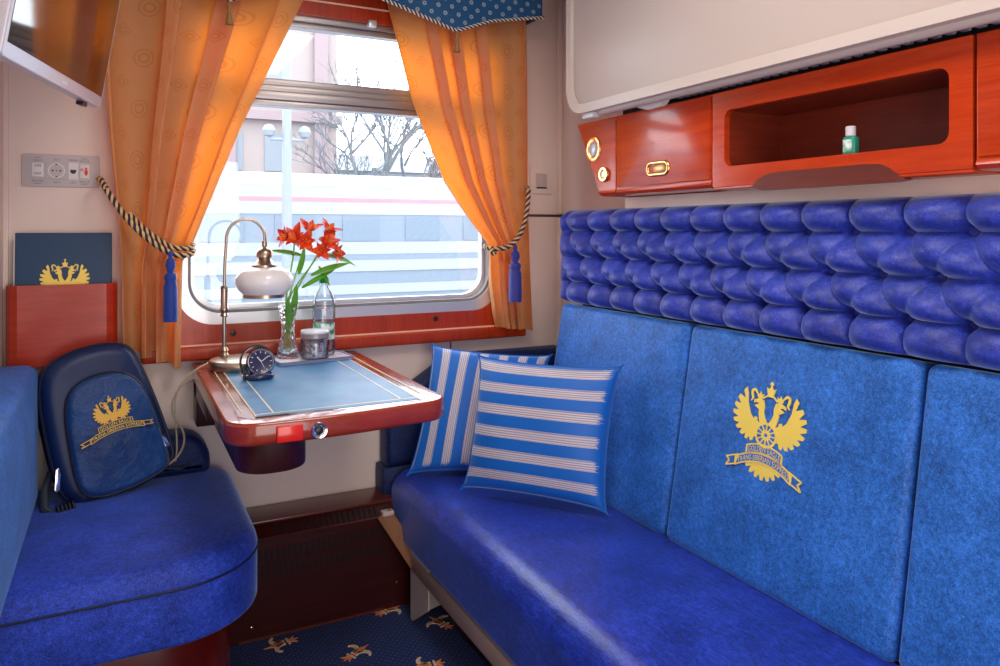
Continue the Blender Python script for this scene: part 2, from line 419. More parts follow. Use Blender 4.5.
def carpet_mat():
    m = mat('navy_carpet', (.006, .022, .10), .95, sheen=.1); t = NT(m)
    v = t.coord('Object'); sep = t.n('ShaderNodeSeparateXYZ'); t.l(v, sep.inputs[0]); P = .022
    def dot(o):
        x = t.math('SUBTRACT', t.math('FRACT', t.math('ADD', t.math('DIVIDE', sep.outputs[0], P), o)), .5)
        y = t.math('SUBTRACT', t.math('FRACT', t.math('ADD', t.math('DIVIDE', sep.outputs[1], P), o)), .5)
        d = t.math('SQRT', t.math('ADD', t.math('MULTIPLY', x, x), t.math('MULTIPLY', y, y)))
        return t.math('LESS_THAN', d, .10)
    k = t.math('MAXIMUM', dot(0), dot(.5))
    base = t.ramp(t.noise(v, 350, 2), [(.35, (.001, .010, .07)), (.65, (.004, .034, .20))])
    t.color(t.mix(k, base, (.08, .14, .26))); t.bump(t.noise(v, 400, 2), .8, .004); return m
M['carpet'] = carpet_mat()
M['fleur'] = mat('carpet_orange_pile', (.85, .28, .10), .95); M['fleurcream'] = mat('carpet_cream_pile', (.85, .62, .42), .95)
def pane_mat():
    m = bpy.data.materials.new('window_pane'); m.use_nodes = True; n = m.node_tree.nodes; n.clear()
    out = n.new('ShaderNodeOutputMaterial'); mx = n.new('ShaderNodeMixShader'); tr = n.new('ShaderNodeBsdfTransparent'); gl = n.new('ShaderNodeBsdfGlossy')
    gl.inputs['Roughness'].default_value = .02; mx.inputs[0].default_value = .05; tr.inputs[0].default_value = (.96, .98, 1, 1)
    L = m.node_tree.links; L.new(tr.outputs[0], mx.inputs[1]); L.new(gl.outputs[0], mx.inputs[2]); L.new(mx.outputs[0], out.inputs[0]); return m
M['pane'] = pane_mat()
# outside
M['snow'] = mat('snow', (.30, .32, .34), .9); t = NT(M['snow']); t.color(t.ramp(t.noise(t.coord('Object', (.15, 1.2, 1)), .9, 5), [(.35, (.17, .20, .24)), (.6, (.36, .38, .40))]))
M['trainwhite'] = mat('coach_white', (.29, .31, .33), .5); M['trainblue'] = mat('coach_greyblue', (.165, .20, .245), .5)
M['trainpink'] = mat('coach_red_line', (.40, .17, .20), .5); M['trainglass'] = mat('coach_glass', (.14, .175, .22), .4)
M['house'] = mat('pink_render', (.30, .245, .235), .8); M['housewin'] = mat('house_glass', (.20, .22, .25), .4); M['housetrim'] = mat('house_pilaster', (.27, .20, .21), .8)
M['pole'] = mat('pole_grey', (.22, .24, .27), .6); M['bark'] = mat('bark_grey', (.13, .14, .155), .9); M['lowhouse'] = mat('shed_grey', (.22, .25, .28), .8)
M['tracks'] = mat('rail_steel', (.16, .17, .19), .5)

# ------------------------------------------------------------ the room
XL, XR, YW, YB, ZC = -.305, 1.63, 2.62, -.62, 2.34
# floor with woven fleur-de-lis
fl = box(XL-.1, XR+.1, YB, YW+.15, -.06, 0)
def leafpoly(pts, n=1):
    return pts
def fleur(cx, cy, ang, s):
    R = Matrix.Translation((cx, cy, 0)) @ Matrix.Rotation(ang, 4, 'Z') @ Matrix.Scale(s, 4)
    mb = MB()
    k = 10
    mid = [(.30*math.sin(PI*i/k)**1.2*(.55+.45*math.cos(PI*i/k))*.75, .05+.75*i/k) for i in range(k+1)]
    mb.merge(prism([(x, y) for x, y in mid]+[(-x, y) for x, y in mid[::-1][1:-1]], 0, .0025/s), R, 1)
    for sg in (-1, 1):
        pth = [(sg*(.08+.02*i), -.02+.10*i) for i in range(2)]
        arc = [(sg*(.30+.22*math.cos(a)), .22+.24*math.sin(a)) for a in [math.radians(215-27*i) for i in range(8)]]
        for i in range(len(arc)-1):
            (ax, ay), (bx, by) = arc[i], arc[i+1]; d = Vector((bx-ax, by-ay)).normalized(); nx, ny = -d.y, d.x
            w0 = .03+.045*math.sin(PI*i/7); w1 = .03+.045*math.sin(PI*(i+1)/7)
            mb.merge(prism(ccw([(ax-nx*w0, ay-ny*w0), (bx-nx*w1, by-ny*w1), (bx+nx*w1, by+ny*w1), (ax+nx*w0, ay+ny*w0)]), 0, .0025/s), R, 2)
        ft = [(sg*.03, -.10), (sg*.10, -.26), (sg*.22, -.30), (sg*.14, -.20), (sg*.08, -.06)]
        mb.merge(prism(ccw(ft), 0, .0025/s), R, 1)
    mb.merge(prism([(-.2, -.06), (.2, -.06), (.2, 0), (-.2, 0)], 0, .003/s), R, 2)
    mb.merge(prism([(-.04, -.06), (0, -.38), (.04, -.06)], 0, .0025/s), R, 1)
    return mb
for (x, y, a) in ((.47, 2.385, 100), (.63, 2.215, -60), (.835, 2.06, 80), (.80, 2.42, -75), (.95, 2.25, 20), (.47, 2.0, 60), (.66, 1.85, -80), (.30, 1.7, 40), (.55, 1.5, -50), (.8, 1.55, 120), (.2, 1.2, 10), (.6, 1.1, 75), (.4, .7, -60), (.75, .6, 30)):
    fl.merge(fleur(x, y, math.radians(a), .092))
struct('floor', fl, [M['carpet'], M['fleur'], M['fleurcream']])
struct('ceiling', box(XL-.1, XR+.1, YB, YW+.15, ZC, ZC+.06), M['ceil'])
struct('wall_left', box(XL-.08, XL, YB, YW+.15, 0, ZC), M['wall'])
struct('wall_right', box(XR, XR+.08, YB, YW+.15, 0, ZC), M['wall'])
struct('wall_back', hole_plate([(XL, 0), (XR, 0), (XR, ZC), (XL, ZC)], [(-.1, .001), (.62, .001), (.62, 2.0), (-.1, 2.0)], 0, .08, frame((0, YB, 0), (1, 0, 0), (0, 0, 1))), M['wall'])
dr = struct('door_1', box(-.1, .62, YB-.05, YB-.02, .0, 2.0, .004), M['woodred'])
build('door_handle', tube([(.52, YB-.02, 1.0), (.52, YB+.03, 1.0), (.42, YB+.03, 1.0)], .008), M['brass'], dr)
# window wall, hole with rounded corners
WX0, WX1, WZ0, WZ1 = .185, 1.315, 1.012, 2.08
FW = frame((0, YW, 0), (1, 0, 0), (0, 0, 1))     # local z points to -y (into the room)
hole = rrect(WX0-.02, WX1+.02, WZ0-.02, WZ1+.02, .13, 10)
struct('wall_window', hole_plate([(XL-.1, 0), (XR+.1, 0), (XR+.1, ZC), (XL-.1, ZC)], hole, -.13, 0, FW), M['wall'])
struct('trim_8', box(1.465, XR-.001, -.4, 1.96, 1.2, 1.406, .003), M['wall'])
# slim corner post where the window wall meets the right wall
struct('trim_1', box(XR-.022, XR, YW-.02, YW, 1.365, ZC, .006).merge(box(XR-.022, XR, YW-.02, YW, 0, 1.352, .006)), M['wall'])
struct('trim_2', box(1.455, XR-.001, YW-.003, YW+.001, 1.354, 1.364).merge(box(XR-.003, XR+.001, 2.1, YW, 1.354, 1.364)).merge(box(XR-.003, XR+.001, 1.96, 1.965, 1.2, 1.5)).merge(box(1.13, 1.135, YW-.003, YW+.001, .35, .87)), M['seam'])
struct('trim_3', box(XL, XL+.012, YW-.012, YW, 0, ZC), M['wall'])
win = struct('window_1', hole_plate(rrect(WX0-.028, WX1+.028, WZ0-.028, WZ1+.028, .125, 10), rrect(WX0+.012, WX1-.012, WZ0+.012, WZ1-.012, .105, 10), -.02, .014, FW), M['alulight'])
build('window_gasket', hole_plate(rrect(WX0+.002, WX1-.002, WZ0+.002, WZ1-.002, .11, 10), rrect(WX0+.022, WX1-.022, WZ0+.022, WZ1-.022, .095, 10), -.04, .004, FW), mat('grey_gasket', (.22, .21, .22), .5), win)
build('window_inner_frame', hole_plate(rrect(WX0+.012, WX1-.012, WZ0+.012, WZ1-.012, .105, 10), rrect(WX0+.036, WX1-.036, WZ0+.036, WZ1-.036, .085, 10), -.06, -.03, FW), M['alulight'], win)
build('pane', hole_plate(rrect(WX0+.02, WX1-.02, WZ0+.02, WZ1-.02, .1, 10), [(2, 2), (2.001, 2), (2.001, 2.001)][:0] or rrect(WX0+.6, WX0+.6002, 1.5, 1.5002, 0, 1), -.052, -.048, FW), M['pane'], win)
# fixed transom: three stacked profiles, then the head rail
tr_ = MB()
for (a, b, d) in ((1.728, 1.748, .030), (1.748, 1.778, .040), (1.778, 1.800, .034), (1.800, 1.824, .024)):
    tr_.merge(box(WX0+.01, WX1-.01, a, b, -.055, d-.03, .003, 2, FW))
build('window_transom', tr_, M['alu'], win)
hr = MB()
for (a, b, d) in ((2.010, 2.030, .018), (2.030, 2.056, .034), (2.056, 2.075, .026)):
    hr.merge(box(WX0+.02, WX1-.02, a, b, -.055, d-.03, .003, 2, FW))
build('window_head_rail', hr, M['alu'], win)
build('window_latch', box(.80, .83, 2.035, 2.06, -.0, .03, .004, 2, FW), M['alulight'], win)
# mahogany surround and sill strips
struct('trim_4', hole_plate([(.08, .924), (1.425, .924), (1.425, 2.30), (.08, 2.30)], rrect(WX0-.024, WX1+.024, WZ0-.024, WZ1-.03, .12, 10), 0, .022, FW), M['woodwin'])
sl = box(.06, 1.44, .878, .922, 0, .05, .008, 3, FW)
struct('trim_5', sl, M['woodwin'])
struct('trim_6', box(.06, 1.435, .921, .9265, 0, .030, .001, 1, FW).merge(box(.08, 1.43, 2.098, 2.104, .02, .027, .001, 1, FW)), M['cream'])
struct('trim_7', lathe([(.010, 0), (.010, .004), (.006, .005)], 16, FW @ T(.335, .957, .022)).merge(lathe([(.010, 0), (.010, .004), (.006, .005)], 16, FW @ T(1.06, .965, .022))), M['wooddark'])

# ------------------------------------------------------------ eagle emblem
def feather(bx, by, ang, L, w):
    pts = []; n = 8
    for i in range(n+1):
        s = i/n; ww = w*math.sin(PI*min(1, .12+s*.80))**.7*(1-.2*s); pts.append((s*L, ww/2))
    pts = pts+[(x, -y) for x, y in pts[::-1]]
    c, s_ = math.cos(ang), math.sin(ang)
    return ccw([(bx+x*c-y*s_, by+x*s_+y*c) for x, y in pts])
def strip2d(path, w):
    mb = []
    for i in range(len(path)-1):
        (ax, ay), (bx, by) = path[i], path[i+1]; d = Vector((bx-ax, by-ay))
        if d.length < 1e-6: continue
        d.normalize(); nx, ny = -d.y, d.x
        wa = w[i] if isinstance(w, list) else w; wb = w[i+1] if isinstance(w, list) else w
        e = .15*wa
        mb.append(ccw([(ax-nx*wa-d.x*e, ay-ny*wa-d.y*e), (bx-nx*wb+d.x*e, by-ny*wb+d.y*e), (bx+nx*wb+d.x*e, by+ny*wb+d.y*e), (ax+nx*wa-d.x*e, ay+ny*wa-d.y*e)]))
    return mb
def eagle_polys(tail=True):
    P = []
    outer = [(.40, .46), (.50, .34), (.565, .22), (.59, .10), (.575, -.02), (.52, -.12), (.44, -.20), (.35, -.255), (.26, -.27), (.17, -.24)]
    for s in (-1, 1):
        wing = [(.185, -.02), (.30, .11), (.36, .26), (.375, .40)]
        for i in range(len(outer)-1):       # serrated flight feathers
            (ax, ay), (bx, by) = outer[i], outer[i+1]
            tx, ty = ax*1.04-.008, ay*1.04; qx, qy = ax+(bx-ax)*.62, ay+(by-ay)*.62
            wing.append((tx, ty)); wing.append((tx+(bx-ax)*.45, ty+(by-ay)*.45)); wing.append((qx*.80+.20*.20, qy*.80-.02*.20))
        wing += [(.15, -.20), (.10, -.12)]
        P.append(ccw([(s*x, y) for x, y in wing]))
        P += strip2d([(s*x, y) for x, y in ((.10, -.10), (.17, -.03), (.215, .03), (.20, .075))], [.07, .045, .03, .022])
        neck = [(.03, -.16), (.055, -.02), (.10, .08), (.125, .17), (.115, .25), (.145, .32)]
        P += strip2d([(s*x, y) for x, y in neck], [.075, .062, .05, .042, .042, .05])
        P.append(ccw([(s*(.165+.05*math.cos(a)), .325+.042*math.sin(a)) for a in [2*PI*i/10 for i in range(10)]]))
        P.append(ccw([(s*.19, .355), (s*.265, .32), (s*.262, .275), (s*.225, .295), (s*.18, .29)]))
        P.append(ccw([(s*.20, .27), (s*.245, .24), (s*.17, .20), (s*.15, .27)]))
        P.append(ccw([(s*.125, .365), (s*.205, .365), (s*.225, .435), (s*.19, .41), (s*.165, .46), (s*.14, .41), (s*.11, .435)]))
        P += strip2d([(s*.215, .42), (s*.265, .475), (s*.31, .45), (s*.305, .39), (s*.285, .34), (s*.315, .30)], [.012, .016, .018, .018, .014, .008])
    P.append(ccw([(-.045, .42), (.045, .42), (.075, .54), (.04, .515), (0, .565), (-.04, .515), (-.075, .54)]))
    P += strip2d([(0, .55), (0, .63)], .012); P += strip2d([(-.028, .60), (.028, .60)], .011)
    P += strip2d([(-.12, .37), (-.05, .42), (.05, .42), (.12, .37)], .011)
    P.append(ccw([(.12*math.cos(a), -.14+.17*math.sin(a)) for a in [2*PI*i/20 for i in range(20)]]))
    if tail:
        for i in range(7):
            a = math.radians(-90+(i-3)*17); P.append(feather(0, -.42, a, .36, .12))
    else:
        for i in range(5):
            a = math.radians(-90+(i-2)*20); P.append(feather(0, -.22, a, .30, .11))
    return P
def emblem(Mx, size, parent, mats, wheel=True, ribbons=True, lift=.002, rw=1.0, tail=True):
    """Mx: plane frame, size: metres per unit"""
    def put(polys, z0, z1):
        mb = MB()
        for i, q in enumerate(polys): mb.merge(prism([(x*size, y*size) for x, y in q], z0, z1+.00002*(i % 9)), Mx)
        return mb
    e = build('eagle_emblem', put(eagle_polys(tail), 0, lift), mats[0], parent, 25)
    if wheel:
        P = []
        P += strip2d([(.165*math.cos(2*PI*i/28), -.14+.165*math.sin(2*PI*i/28)) for i in range(29)], .016)
        P += strip2d([(.055*math.cos(2*PI*i/12), -.14+.055*math.sin(2*PI*i/12)) for i in range(13)], .02)
        for i in range(12): P += strip2d([(.03*math.cos(PI*i/6), -.14+.03*math.sin(PI*i/6)), (.16*math.cos(PI*i/6), -.14+.16*math.sin(PI*i/6))], .009)
        dk = put([ccw([(.165*math.cos(a), -.14+.165*math.sin(a)) for a in [2*PI*i/28 for i in range(28)]])], lift, lift+.0004)
        build('wheel_ground', dk, mats[1], parent); build('wheel_emblem', put(P, lift+.0003, lift+.0014), mats[0], parent, 25)
    if ribbons:
        def arc(x0, x1, yc, sag, n=18): return [(x0+(x1-x0)*i/n, yc-sag*((2*i/n-1)**2)) for i in range(n+1)]
        G = MB(); B = MB(); TX = MB()
        for (x0, x1, yc, sag, hh, txt, fs) in ((-.29*rw, .29*rw, -.345, .07, .062*rw**.5, 'GOLDEN EAGLE', .088*rw**.5), (-.46*rw, .46*rw, -.345-.135*rw**.5, .15, .062*rw**.5, 'TRANS-SIBERIAN EXPRESS', .084*rw**.5)):
            c = arc(x0, x1, yc, sag)
            poly = [(x, y+hh) for x, y in c]+[(x, y-hh) for x, y in c[::-1]]
            for k in range(len(c)-1):
                B.merge(prism(ccw([(c[k][0]*size, (c[k][1]-hh)*size), (c[k+1][0]*size, (c[k+1][1]-hh)*size), (c[k+1][0]*size, (c[k+1][1]+hh)*size), (c[k][0]*size, (c[k][1]+hh)*size)]), lift, lift+.0009), Mx)
            for q in strip2d([(x, y+hh) for x, y in c], .011)+strip2d([(x, y-hh) for x, y in c], .011)+strip2d([(c[0][0], c[0][1]-hh), (c[0][0], c[0][1]+hh)], .011)+strip2d([(c[-1][0], c[-1][1]-hh), (c[-1][0], c[-1][1]+hh)], .011):
                G.merge(prism([(x*size, y*size) for x, y in q], lift, lift+.0017), Mx)
            tx = text_mesh(txt, fs*1.25)
            xs = [p.x for p in tx.v]; wd = max(xs)-min(xs); k = (x1-x0)*.92/wd; xm = (max(xs)+min(xs))/2
            for p in tx.v:
                x = (p.x-xm)*k; u = 2*(x-x0)/(x1-x0)-1; p.x = x*size; p.y = (yc-sag*u*u+(p.y-fs*.43))*size; p.z = lift+.0015
            TX.merge(tx, Mx)
        for s in (-1, 1):       # swallow tails of the lower ribbon
            q0 = -.345-.135*rw**.5-.15; tl = [(s*.42*rw, q0+.10), (s*.62*rw, q0+.02), (s*.565*rw, q0-.03), (s*.62*rw, q0-.11), (s*.46*rw, q0-.05)]
            for q in strip2d(tl+[tl[0]], .011): G.merge(prism([(x*size, y*size) for x, y in q], lift, lift+.0015), Mx)
            B.merge(prism(ccw([(x*size, y*size) for x, y in tl]), lift-.0003, lift+.0006), Mx)
        build('ribbon_ground', B, mats[1], parent); build('ribbon_border', G, mats[0], parent, 25)
        build('lettering', TX, mats[2], parent, 25)
    return e

# ------------------------------------------------------------ sofa
sofa = thing('sofa', 'long blue velvet sofa bench with a tufted headrest band along the right wall', 'sofa', (1.2, 1.1, 0))
SY0, SY1 = -.45, 2.50
fr_ = frame((0, SY1, 0), (1, 0, 0), (0, 0, 1))           # local z goes toward -y
prof = rrect(.845, 1.36, .235, .455, [.03, .02, .02, .075], 8)
seat = slab(resample(prof, .03), 0, SY1-SY0, .03, .03, 4, fr_)
seat.v = [Vector((p.x, p.y, p.z+.010*math.sin(max(0, min(1, (p.x-.88)/.42))*PI)) if p.z > .44 else p) for p in seat.v]
build('seat_cushion', seat, M['velvet'], sofa, 60)
TU = Vector((0, -1, 0)); TV = Vector((.096, 0, .575)).normalized()
def backplane(y): return frame((1.318, y, .455), TU, TV)
panels = []
for i, (ya, yb) in enumerate(((2.285, 1.602), (1.602, .924), (.924, .246), (.246, -.43))):
    ol = resample(rrect(.004, ya-yb-.004, 0.0, .592, .022, 5), .05)
    p = slab(ol, -.09, -.004, .022, 0, 5, backplane(ya), puff=.010, rings=8)
    panels.append(build('back_panel', p, M['velvetback'], sofa, 60))
build('back_board', slab(rrect(.02, 2.7, -.02, .60, .01), -.13, -.088, 0, 0, 2, backplane(2.285)), M['velvetdark'], sofa)
# emblem on the second panel (tall eagle, centre of the panel)
ec = backplane(1.602) @ T(.323, .382, .0050) @ Matrix.Diagonal((1.12, 1, 1, 1))
emblem(ec, .165, panels[1], [M['goldpale'], M['velvetback'], M['goldpale']])
# deep buttoned band
def tuft():
    y1, y0, z0, z1 = 2.30, -.30, 1.040, 1.372
    s = .1265; zA, zB, zC_ = 1.298, 1.208, 1.118; tt = zA-zB; Y0 = 1.982
    ny, nz = 620, 110; vs = []; fs = []; uvs = []
    H = .064
    rows = [(z1, zA), (zA, zB), (zB, zC_), (zC_, z0)]
    for j in range(nz+1):
        z = z0+(z1-z0)*j/nz
        b = 0 if z >= zA else 1 if z >= zB else 2 if z >= zC_ else 3
        top, bot = rows[b]; t = (top-z)/(top-bot)           # 0 at the top of the roll, 1 at its foot
        for i in range(ny+1):
            y = y0+(y1-y0)*i/ny; Yn = (y-Y0)/s
            if b in (0, 3):
                k = abs(math.sin(PI*Yn))**.55; f = .40+.60*k
                r_ = (1-(1-min(1, t/.55))**2)**.5 if b == 0 else (1-(1-min(1, (1-t)/.45))**2)**.5
                e2 = (1-(1-min(1, (1-t)/.38))**2)**.5 if b == 0 else (1-(1-min(1, t/.5))**2)**.5
                hh = H*f*(r_*(.36+.64*e2))
                if b == 0: hh -= .03*(1-r_)
                d = math.hypot(abs(Yn-round(Yn))*s, z-(zA if b == 0 else zC_))
            else:
                Z = (z-zA)/tt; v = Yn-Z/2; u = Yn+Z/2
                k1 = abs(math.sin(PI*v))**.75; k2 = abs(math.sin(PI*u))**.8
                f = (.60+.40*k1)*(.78+.22*k2)
                tq = t**1.5; roll = max(0, math.sin(PI*tq))**.5
                hh = H*1.12*f*(.33+.67*roll)
                off = .5 if b == 1 else 0
                dl = math.hypot(abs(Yn-off-round(Yn-off))*s, z-bot)
                o2 = 0 if b == 1 else .5
                d = min(dl, math.hypot(abs(Yn-o2-round(Yn-o2))*s, z-top))
            hh -= .030*math.exp(-(d/.012)**2)+.010*math.exp(-(d/.03)**2)
            wl = min(1, max(0, (y1-y)-.012)/.10); hh = hh*wl+H*.80*(1-wl)*(min(1, (z1-z)/.03, (z-z0)/.02)**.5)
            ee = min(1, (y1-y)/.05); ke = math.sqrt(max(0, 1-(1-ee)**2)); hh = hh*ke-.05*(1-ke)
            x = 1.455-hh-.008*math.sin((y*37)+z*19)*.15
            zz = z
            vs.append((x, y, zz)); uvs.append((y, z))
    for j in range(nz):
        for i in range(ny): a = j*(ny+1)+i; fs.append((a, a+1, a+ny+2, a+ny+1))
    mb = MB().add(vs, fs, 0, uvs)
    return mb
build('headrest_band', tuft().merge(box(1.455, 1.58, -.30, 2.262, 1.045, 1.355, .02, 3)), M['velvettuft'], sofa, 70)
# steel understructure
build('seat_rail', box(.862, .895, -.45, 2.33, .165, .222, .006), M['alurail'], sofa)
brk = MB()
brk.merge(prism([(0, .003), (.02, .003), (.16, .10), (.16, .235), (0, .235)], 0, .004, frame((.868, 2.335, 0), (0, -1, 0), (0, 0, 1))))
brk.merge(prism([(.868, .003), (1.0, .03), (1.0, .235), (.868, .235)], -2.339, -2.333, frame((0, 0, 0), (1, 0, 0), (0, 0, 1)))); brk.merge(box(.868, 1.3, 2.30, 2.34, .20, .235, .002))
for z in (.04, .075, .108): brk.merge(lathe([(.005, 0), (.005, .0012)], 10, frame((.878, 2.3325, z), (1, 0, 0), (0, 0, 1))), None, 1)
build('rail_bracket', brk, [M['bracket'], M['black']], sofa)
st = box(0, .225, -.026, .026, -.008, .008, .002, 2, frame((.792, 2.40, .345), (.095, -.07, -.165), (1, 0, .5)))
build('support_strut', st, M['ochre'], sofa)
build('strut_cap', box(.785, .825, 2.385, 2.415, .337, .352, .003), M['bracket'], sofa)
build('plinth', box(.97, 1.5, -.45, 2.25, .004, .225, .004), M['wooddark'], sofa)

# bolster between sofa and window wall
bo = thing('armrest_bolster', 'dark blue wedge-shaped armrest under the window end of the sofa, behind the striped cushions', 'armrest', (1.2, 2.5, 0))
pr = [(.845, .46), (1.58, .46), (1.58, .83), (1.16, .832), (1.08, .815), (.90, .70), (.845, .60)]
build('cushion', slab(resample(pr, .04), 0, .105, .02, .02, 3, frame((0, 2.615, 0), (1, 0, 0), (0, 0, 1))), M['velvetdark'], bo, 50)
build('support_board', box(.83, 1.5, 2.515, 2.61, .36, .455, .006), M['velvetdark'], bo)

# ------------------------------------------------------------ left armchair seat
ls = thing('armchair_seat', 'rounded blue velvet seat with matching back pad against the left wall', 'seat', (-.05, 2.15, 0))
ol = resample(rrect(XL+.007, .325, 1.84, 2.60, [.03, .22, .08, .03], 14), .04)
def lwarp(p):
    return Vector((p.x, p.y+.06*max(0, (p.x+.1))*0, p.z))
build('seat_cushion', slab(ol, .345, .532, .050, .012, 5, None, puff=.016, rings=8, warp=lwarp), M['velvetleft'], ls, 60)
sm_ = offset(ccw(ol), -.001)
build('seam_piping', tube([(p[0], p[1], .478) for p in sm_]+[(sm_[0][0], sm_[0][1], .478)], .0028, 6), M['piping'], ls)
pad = slab(resample(rrect(1.0, 2.47, .530, .925, .045, 6), .04), 0, .098, .035, 0, 5, frame((XL+.004, 0, 0), (0, 1, 0), (0, 0, 1)), puff=.012)
build('back_pad', pad, M['velvetpad'], ls, 60)
build('base_cabinet', slab(rrect(XL+.007, .262, 1.90, 2.42, [.02, .20, .02, .02], 12), .003, .344, .004, 0, 2), wood('plinth_mahogany', (.09, .005, .003), (.14, .009, .005)), ls)
build('foot_bracket', box(.262, .30, 2.16, 2.20, .002, .06, .003), M['bracket'], ls)
wb = thing('corner_bolster', 'dark blue rounded bolster at the window end of the left seat, behind the backpack', 'bolster', (.1, 2.54, .53))
build('cushion', slab(resample(rrect(-.05, .255, .537, .665, [.02, .02, .09, .02], 6), .03), 0, .13, .03, .03, 4, frame((0, 2.61, 0), (1, 0, 0), (0, 0, 1))), M['velvetdark'], wb, 60)

# ------------------------------------------------------------ radiator cover
rd = thing('radiator_cover', 'dark mahogany heater cover with vent slots under the window', 'radiator', (.55, 2.5, 0))
sec = [(2.615, .004), (2.430, .004), (2.430, .318), (2.475, .352), (2.615, .356)]
body = prism([(y, z) for y, z in sec], 0, .70, frame((.20, 0, 0), (0, 1, 0), (0, 0, 1)))
build('cover_body', body, M['wooddark'], rd, 20)
build('cover_shelf', box(.20, .902, 2.470, 2.613, .352, .362, .003), M['woodshelf'], rd)
gr = MB()
sdir = Vector((0, .045, .034)).normalized()
Fv = frame((0, 2.430, .318), (1, 0, 0), sdir)
for i in range(19): gr.merge(box(.44+i*.0185, .44+i*.0185+.0085, .008, .047, -.002, .0012, 0, 1, Fv))
build('slanted_vent', gr, M['slot'], rd)
g2 = MB(); Ff = frame((0, 2.430, 0), (1, 0, 0), (0, 0, 1))
for r_, z in enumerate((.268, .215)):
    for i in range(24): g2.merge(box(.36+i*.0185+(.03 if r_ == 0 else 0), .3685+i*.0185+(.03 if r_ == 0 else 0), z-.018, z+.020, -.002, .0012, 0, 1, Ff))
build('front_vent', g2, M['slot'], rd)
build('edge_strip', box(.20, .895, .0, .004, -.002, .004, 0, 1, Fv).merge(box(.33, .80, .004, .010, 0, .004, 0, 1, Ff)), M['woodshelf'], rd)
for (x, z) in ((.37, .045), (.85, .085)):
    build('screw', lathe([(.006, 0), (.006, .002), (.003, .003)], 12, Ff @ T(x, z, .0)), M['brass'], rd)

# ------------------------------------------------------------ folding table
TZ = .875
tb = thing('folding_table', 'mahogany folding table with blue leather top fixed under the window', 'table', (.47, 2.6, 0))
tx0, tx1, ty0, ty1 = .205, .742, 1.705, 2.560
# slightly bowed front like the real top
o1 = [(tx0, ty1), (tx0+.002, ty0+.11)]
for i in range(9):
    a = PI+i/8*PI/2; o1.append((tx0+.075+.075*math.cos(a)*.99, ty0+.045+.075*math.sin(a)+.0))
o1 = [(tx0, ty1)]+[(tx0+.07+.07*math.cos(PI+i/8*PI/2), ty0+.05+.07*math.sin(PI+i/8*PI/2)) for i in range(9)]
o1 += [(tx0+.07+(tx1-tx0-.14)*k/10, ty0-.020-.012*math.sin(PI*k/10)+.022*k/10) for k in range(1, 10)]
o1 += [(tx1-.07+.07*math.cos(1.5*PI+i/8*PI/2), ty0+.07+.07*math.sin(1.5*PI+i/8*PI/2)) for i in range(9)]+[(tx1, ty1)]
o1 = resample(o1, .08)
build('table_top', slab(o1, TZ-.052, TZ, .008, .012, 3), M['woodtable'], tb, 40)
o2 = [(tx0+.035, ty1-.004)]+[(tx0+.035, ty0+.06), (tx0+.06, ty0+.025), (tx1-.07, ty0+.025), (tx1-.035, ty0+.07), (tx1-.035, ty1-.004)]
build('top_veneer', slab(o2, TZ-.001, TZ+.0008), mat('polished_veneer', (.30, .10, .06), .12, coat=1.0), tb)
i0, i1, j0, j1 = tx0+.072, tx1-.075, ty0+.036, ty1-.02
build('leather_inset', slab([(i0, j0), (i1, j0), (i1, j1), (i0, j1)], TZ-.0005, TZ+.0018), M['leather'], tb)
gl = MB()
for (a, b, c, d) in ((i0+.038, i0+.042, j0+.02, j1), (i1-.042, i1-.038, j0+.02, j1), (i0, i1, j0+.020, j0+.024), (i0-.004, i0, j0, j1), (i1, i1+.004, j0, j1), (tx0+.045, tx0+.048, ty0+.10, ty1-.01), (tx1-.05, tx1-.047, ty0+.10, ty1-.01)):
    gl.merge(box(a, b, c, d, TZ, TZ+.0024))
build('gilt_line', gl, mat('gilt_line', (.82, .70, .45), .3), tb)
build('black_edge', box(i0-.004, i0+.07, j0-.007, j0, TZ, TZ+.0035), M['black'], tb)
FT = frame((0, ty0-.026, 0), (1, 0, 0), (0, 0, 1))
build('red_switch', box(.308, .366, TZ-.046, TZ-.010, .0-.02, .0045, .003, 2, frame((0, ty0-.026, 0), (1, 0, 0), (0, 0, 1))), M['red'], tb)
kn = build('lock_knob', lathe([(.019, -.01), (.019, .004), (.017, .007), (.012, .006), (.011, .002)], 28, FT @ T(.402, TZ-.029, 0)), M['chrome'], tb)
build('keyhole', lathe([(.011, .0), (.009, .005), (0, .006)], 20, FT @ T(.402, TZ-.029, .001)), M['black'], kn)
dr_ = slab(resample(rrect(.245, .410, 1.79, 2.3, [.07, .07, .02, .02], 8), .05), TZ-.148, TZ-.05, 0, .006, 2)
build('underside_housing', dr_, M['wooddark'], tb)
build('wall_bracket', box(.215, .72, 2.52, 2.615, TZ-.20, TZ-.052, .006).merge(box(.215, .30, 2.2, 2.6, TZ-.11, TZ-.05, .004)), M['wooddark'], tb)
build('bracket_screw', lathe([(.008, 0), (.008, .003), (.004, .004)], 14, frame((.24, 2.519, .80), (1, 0, 0), (0, 0, 1))), M['chrome'], tb)

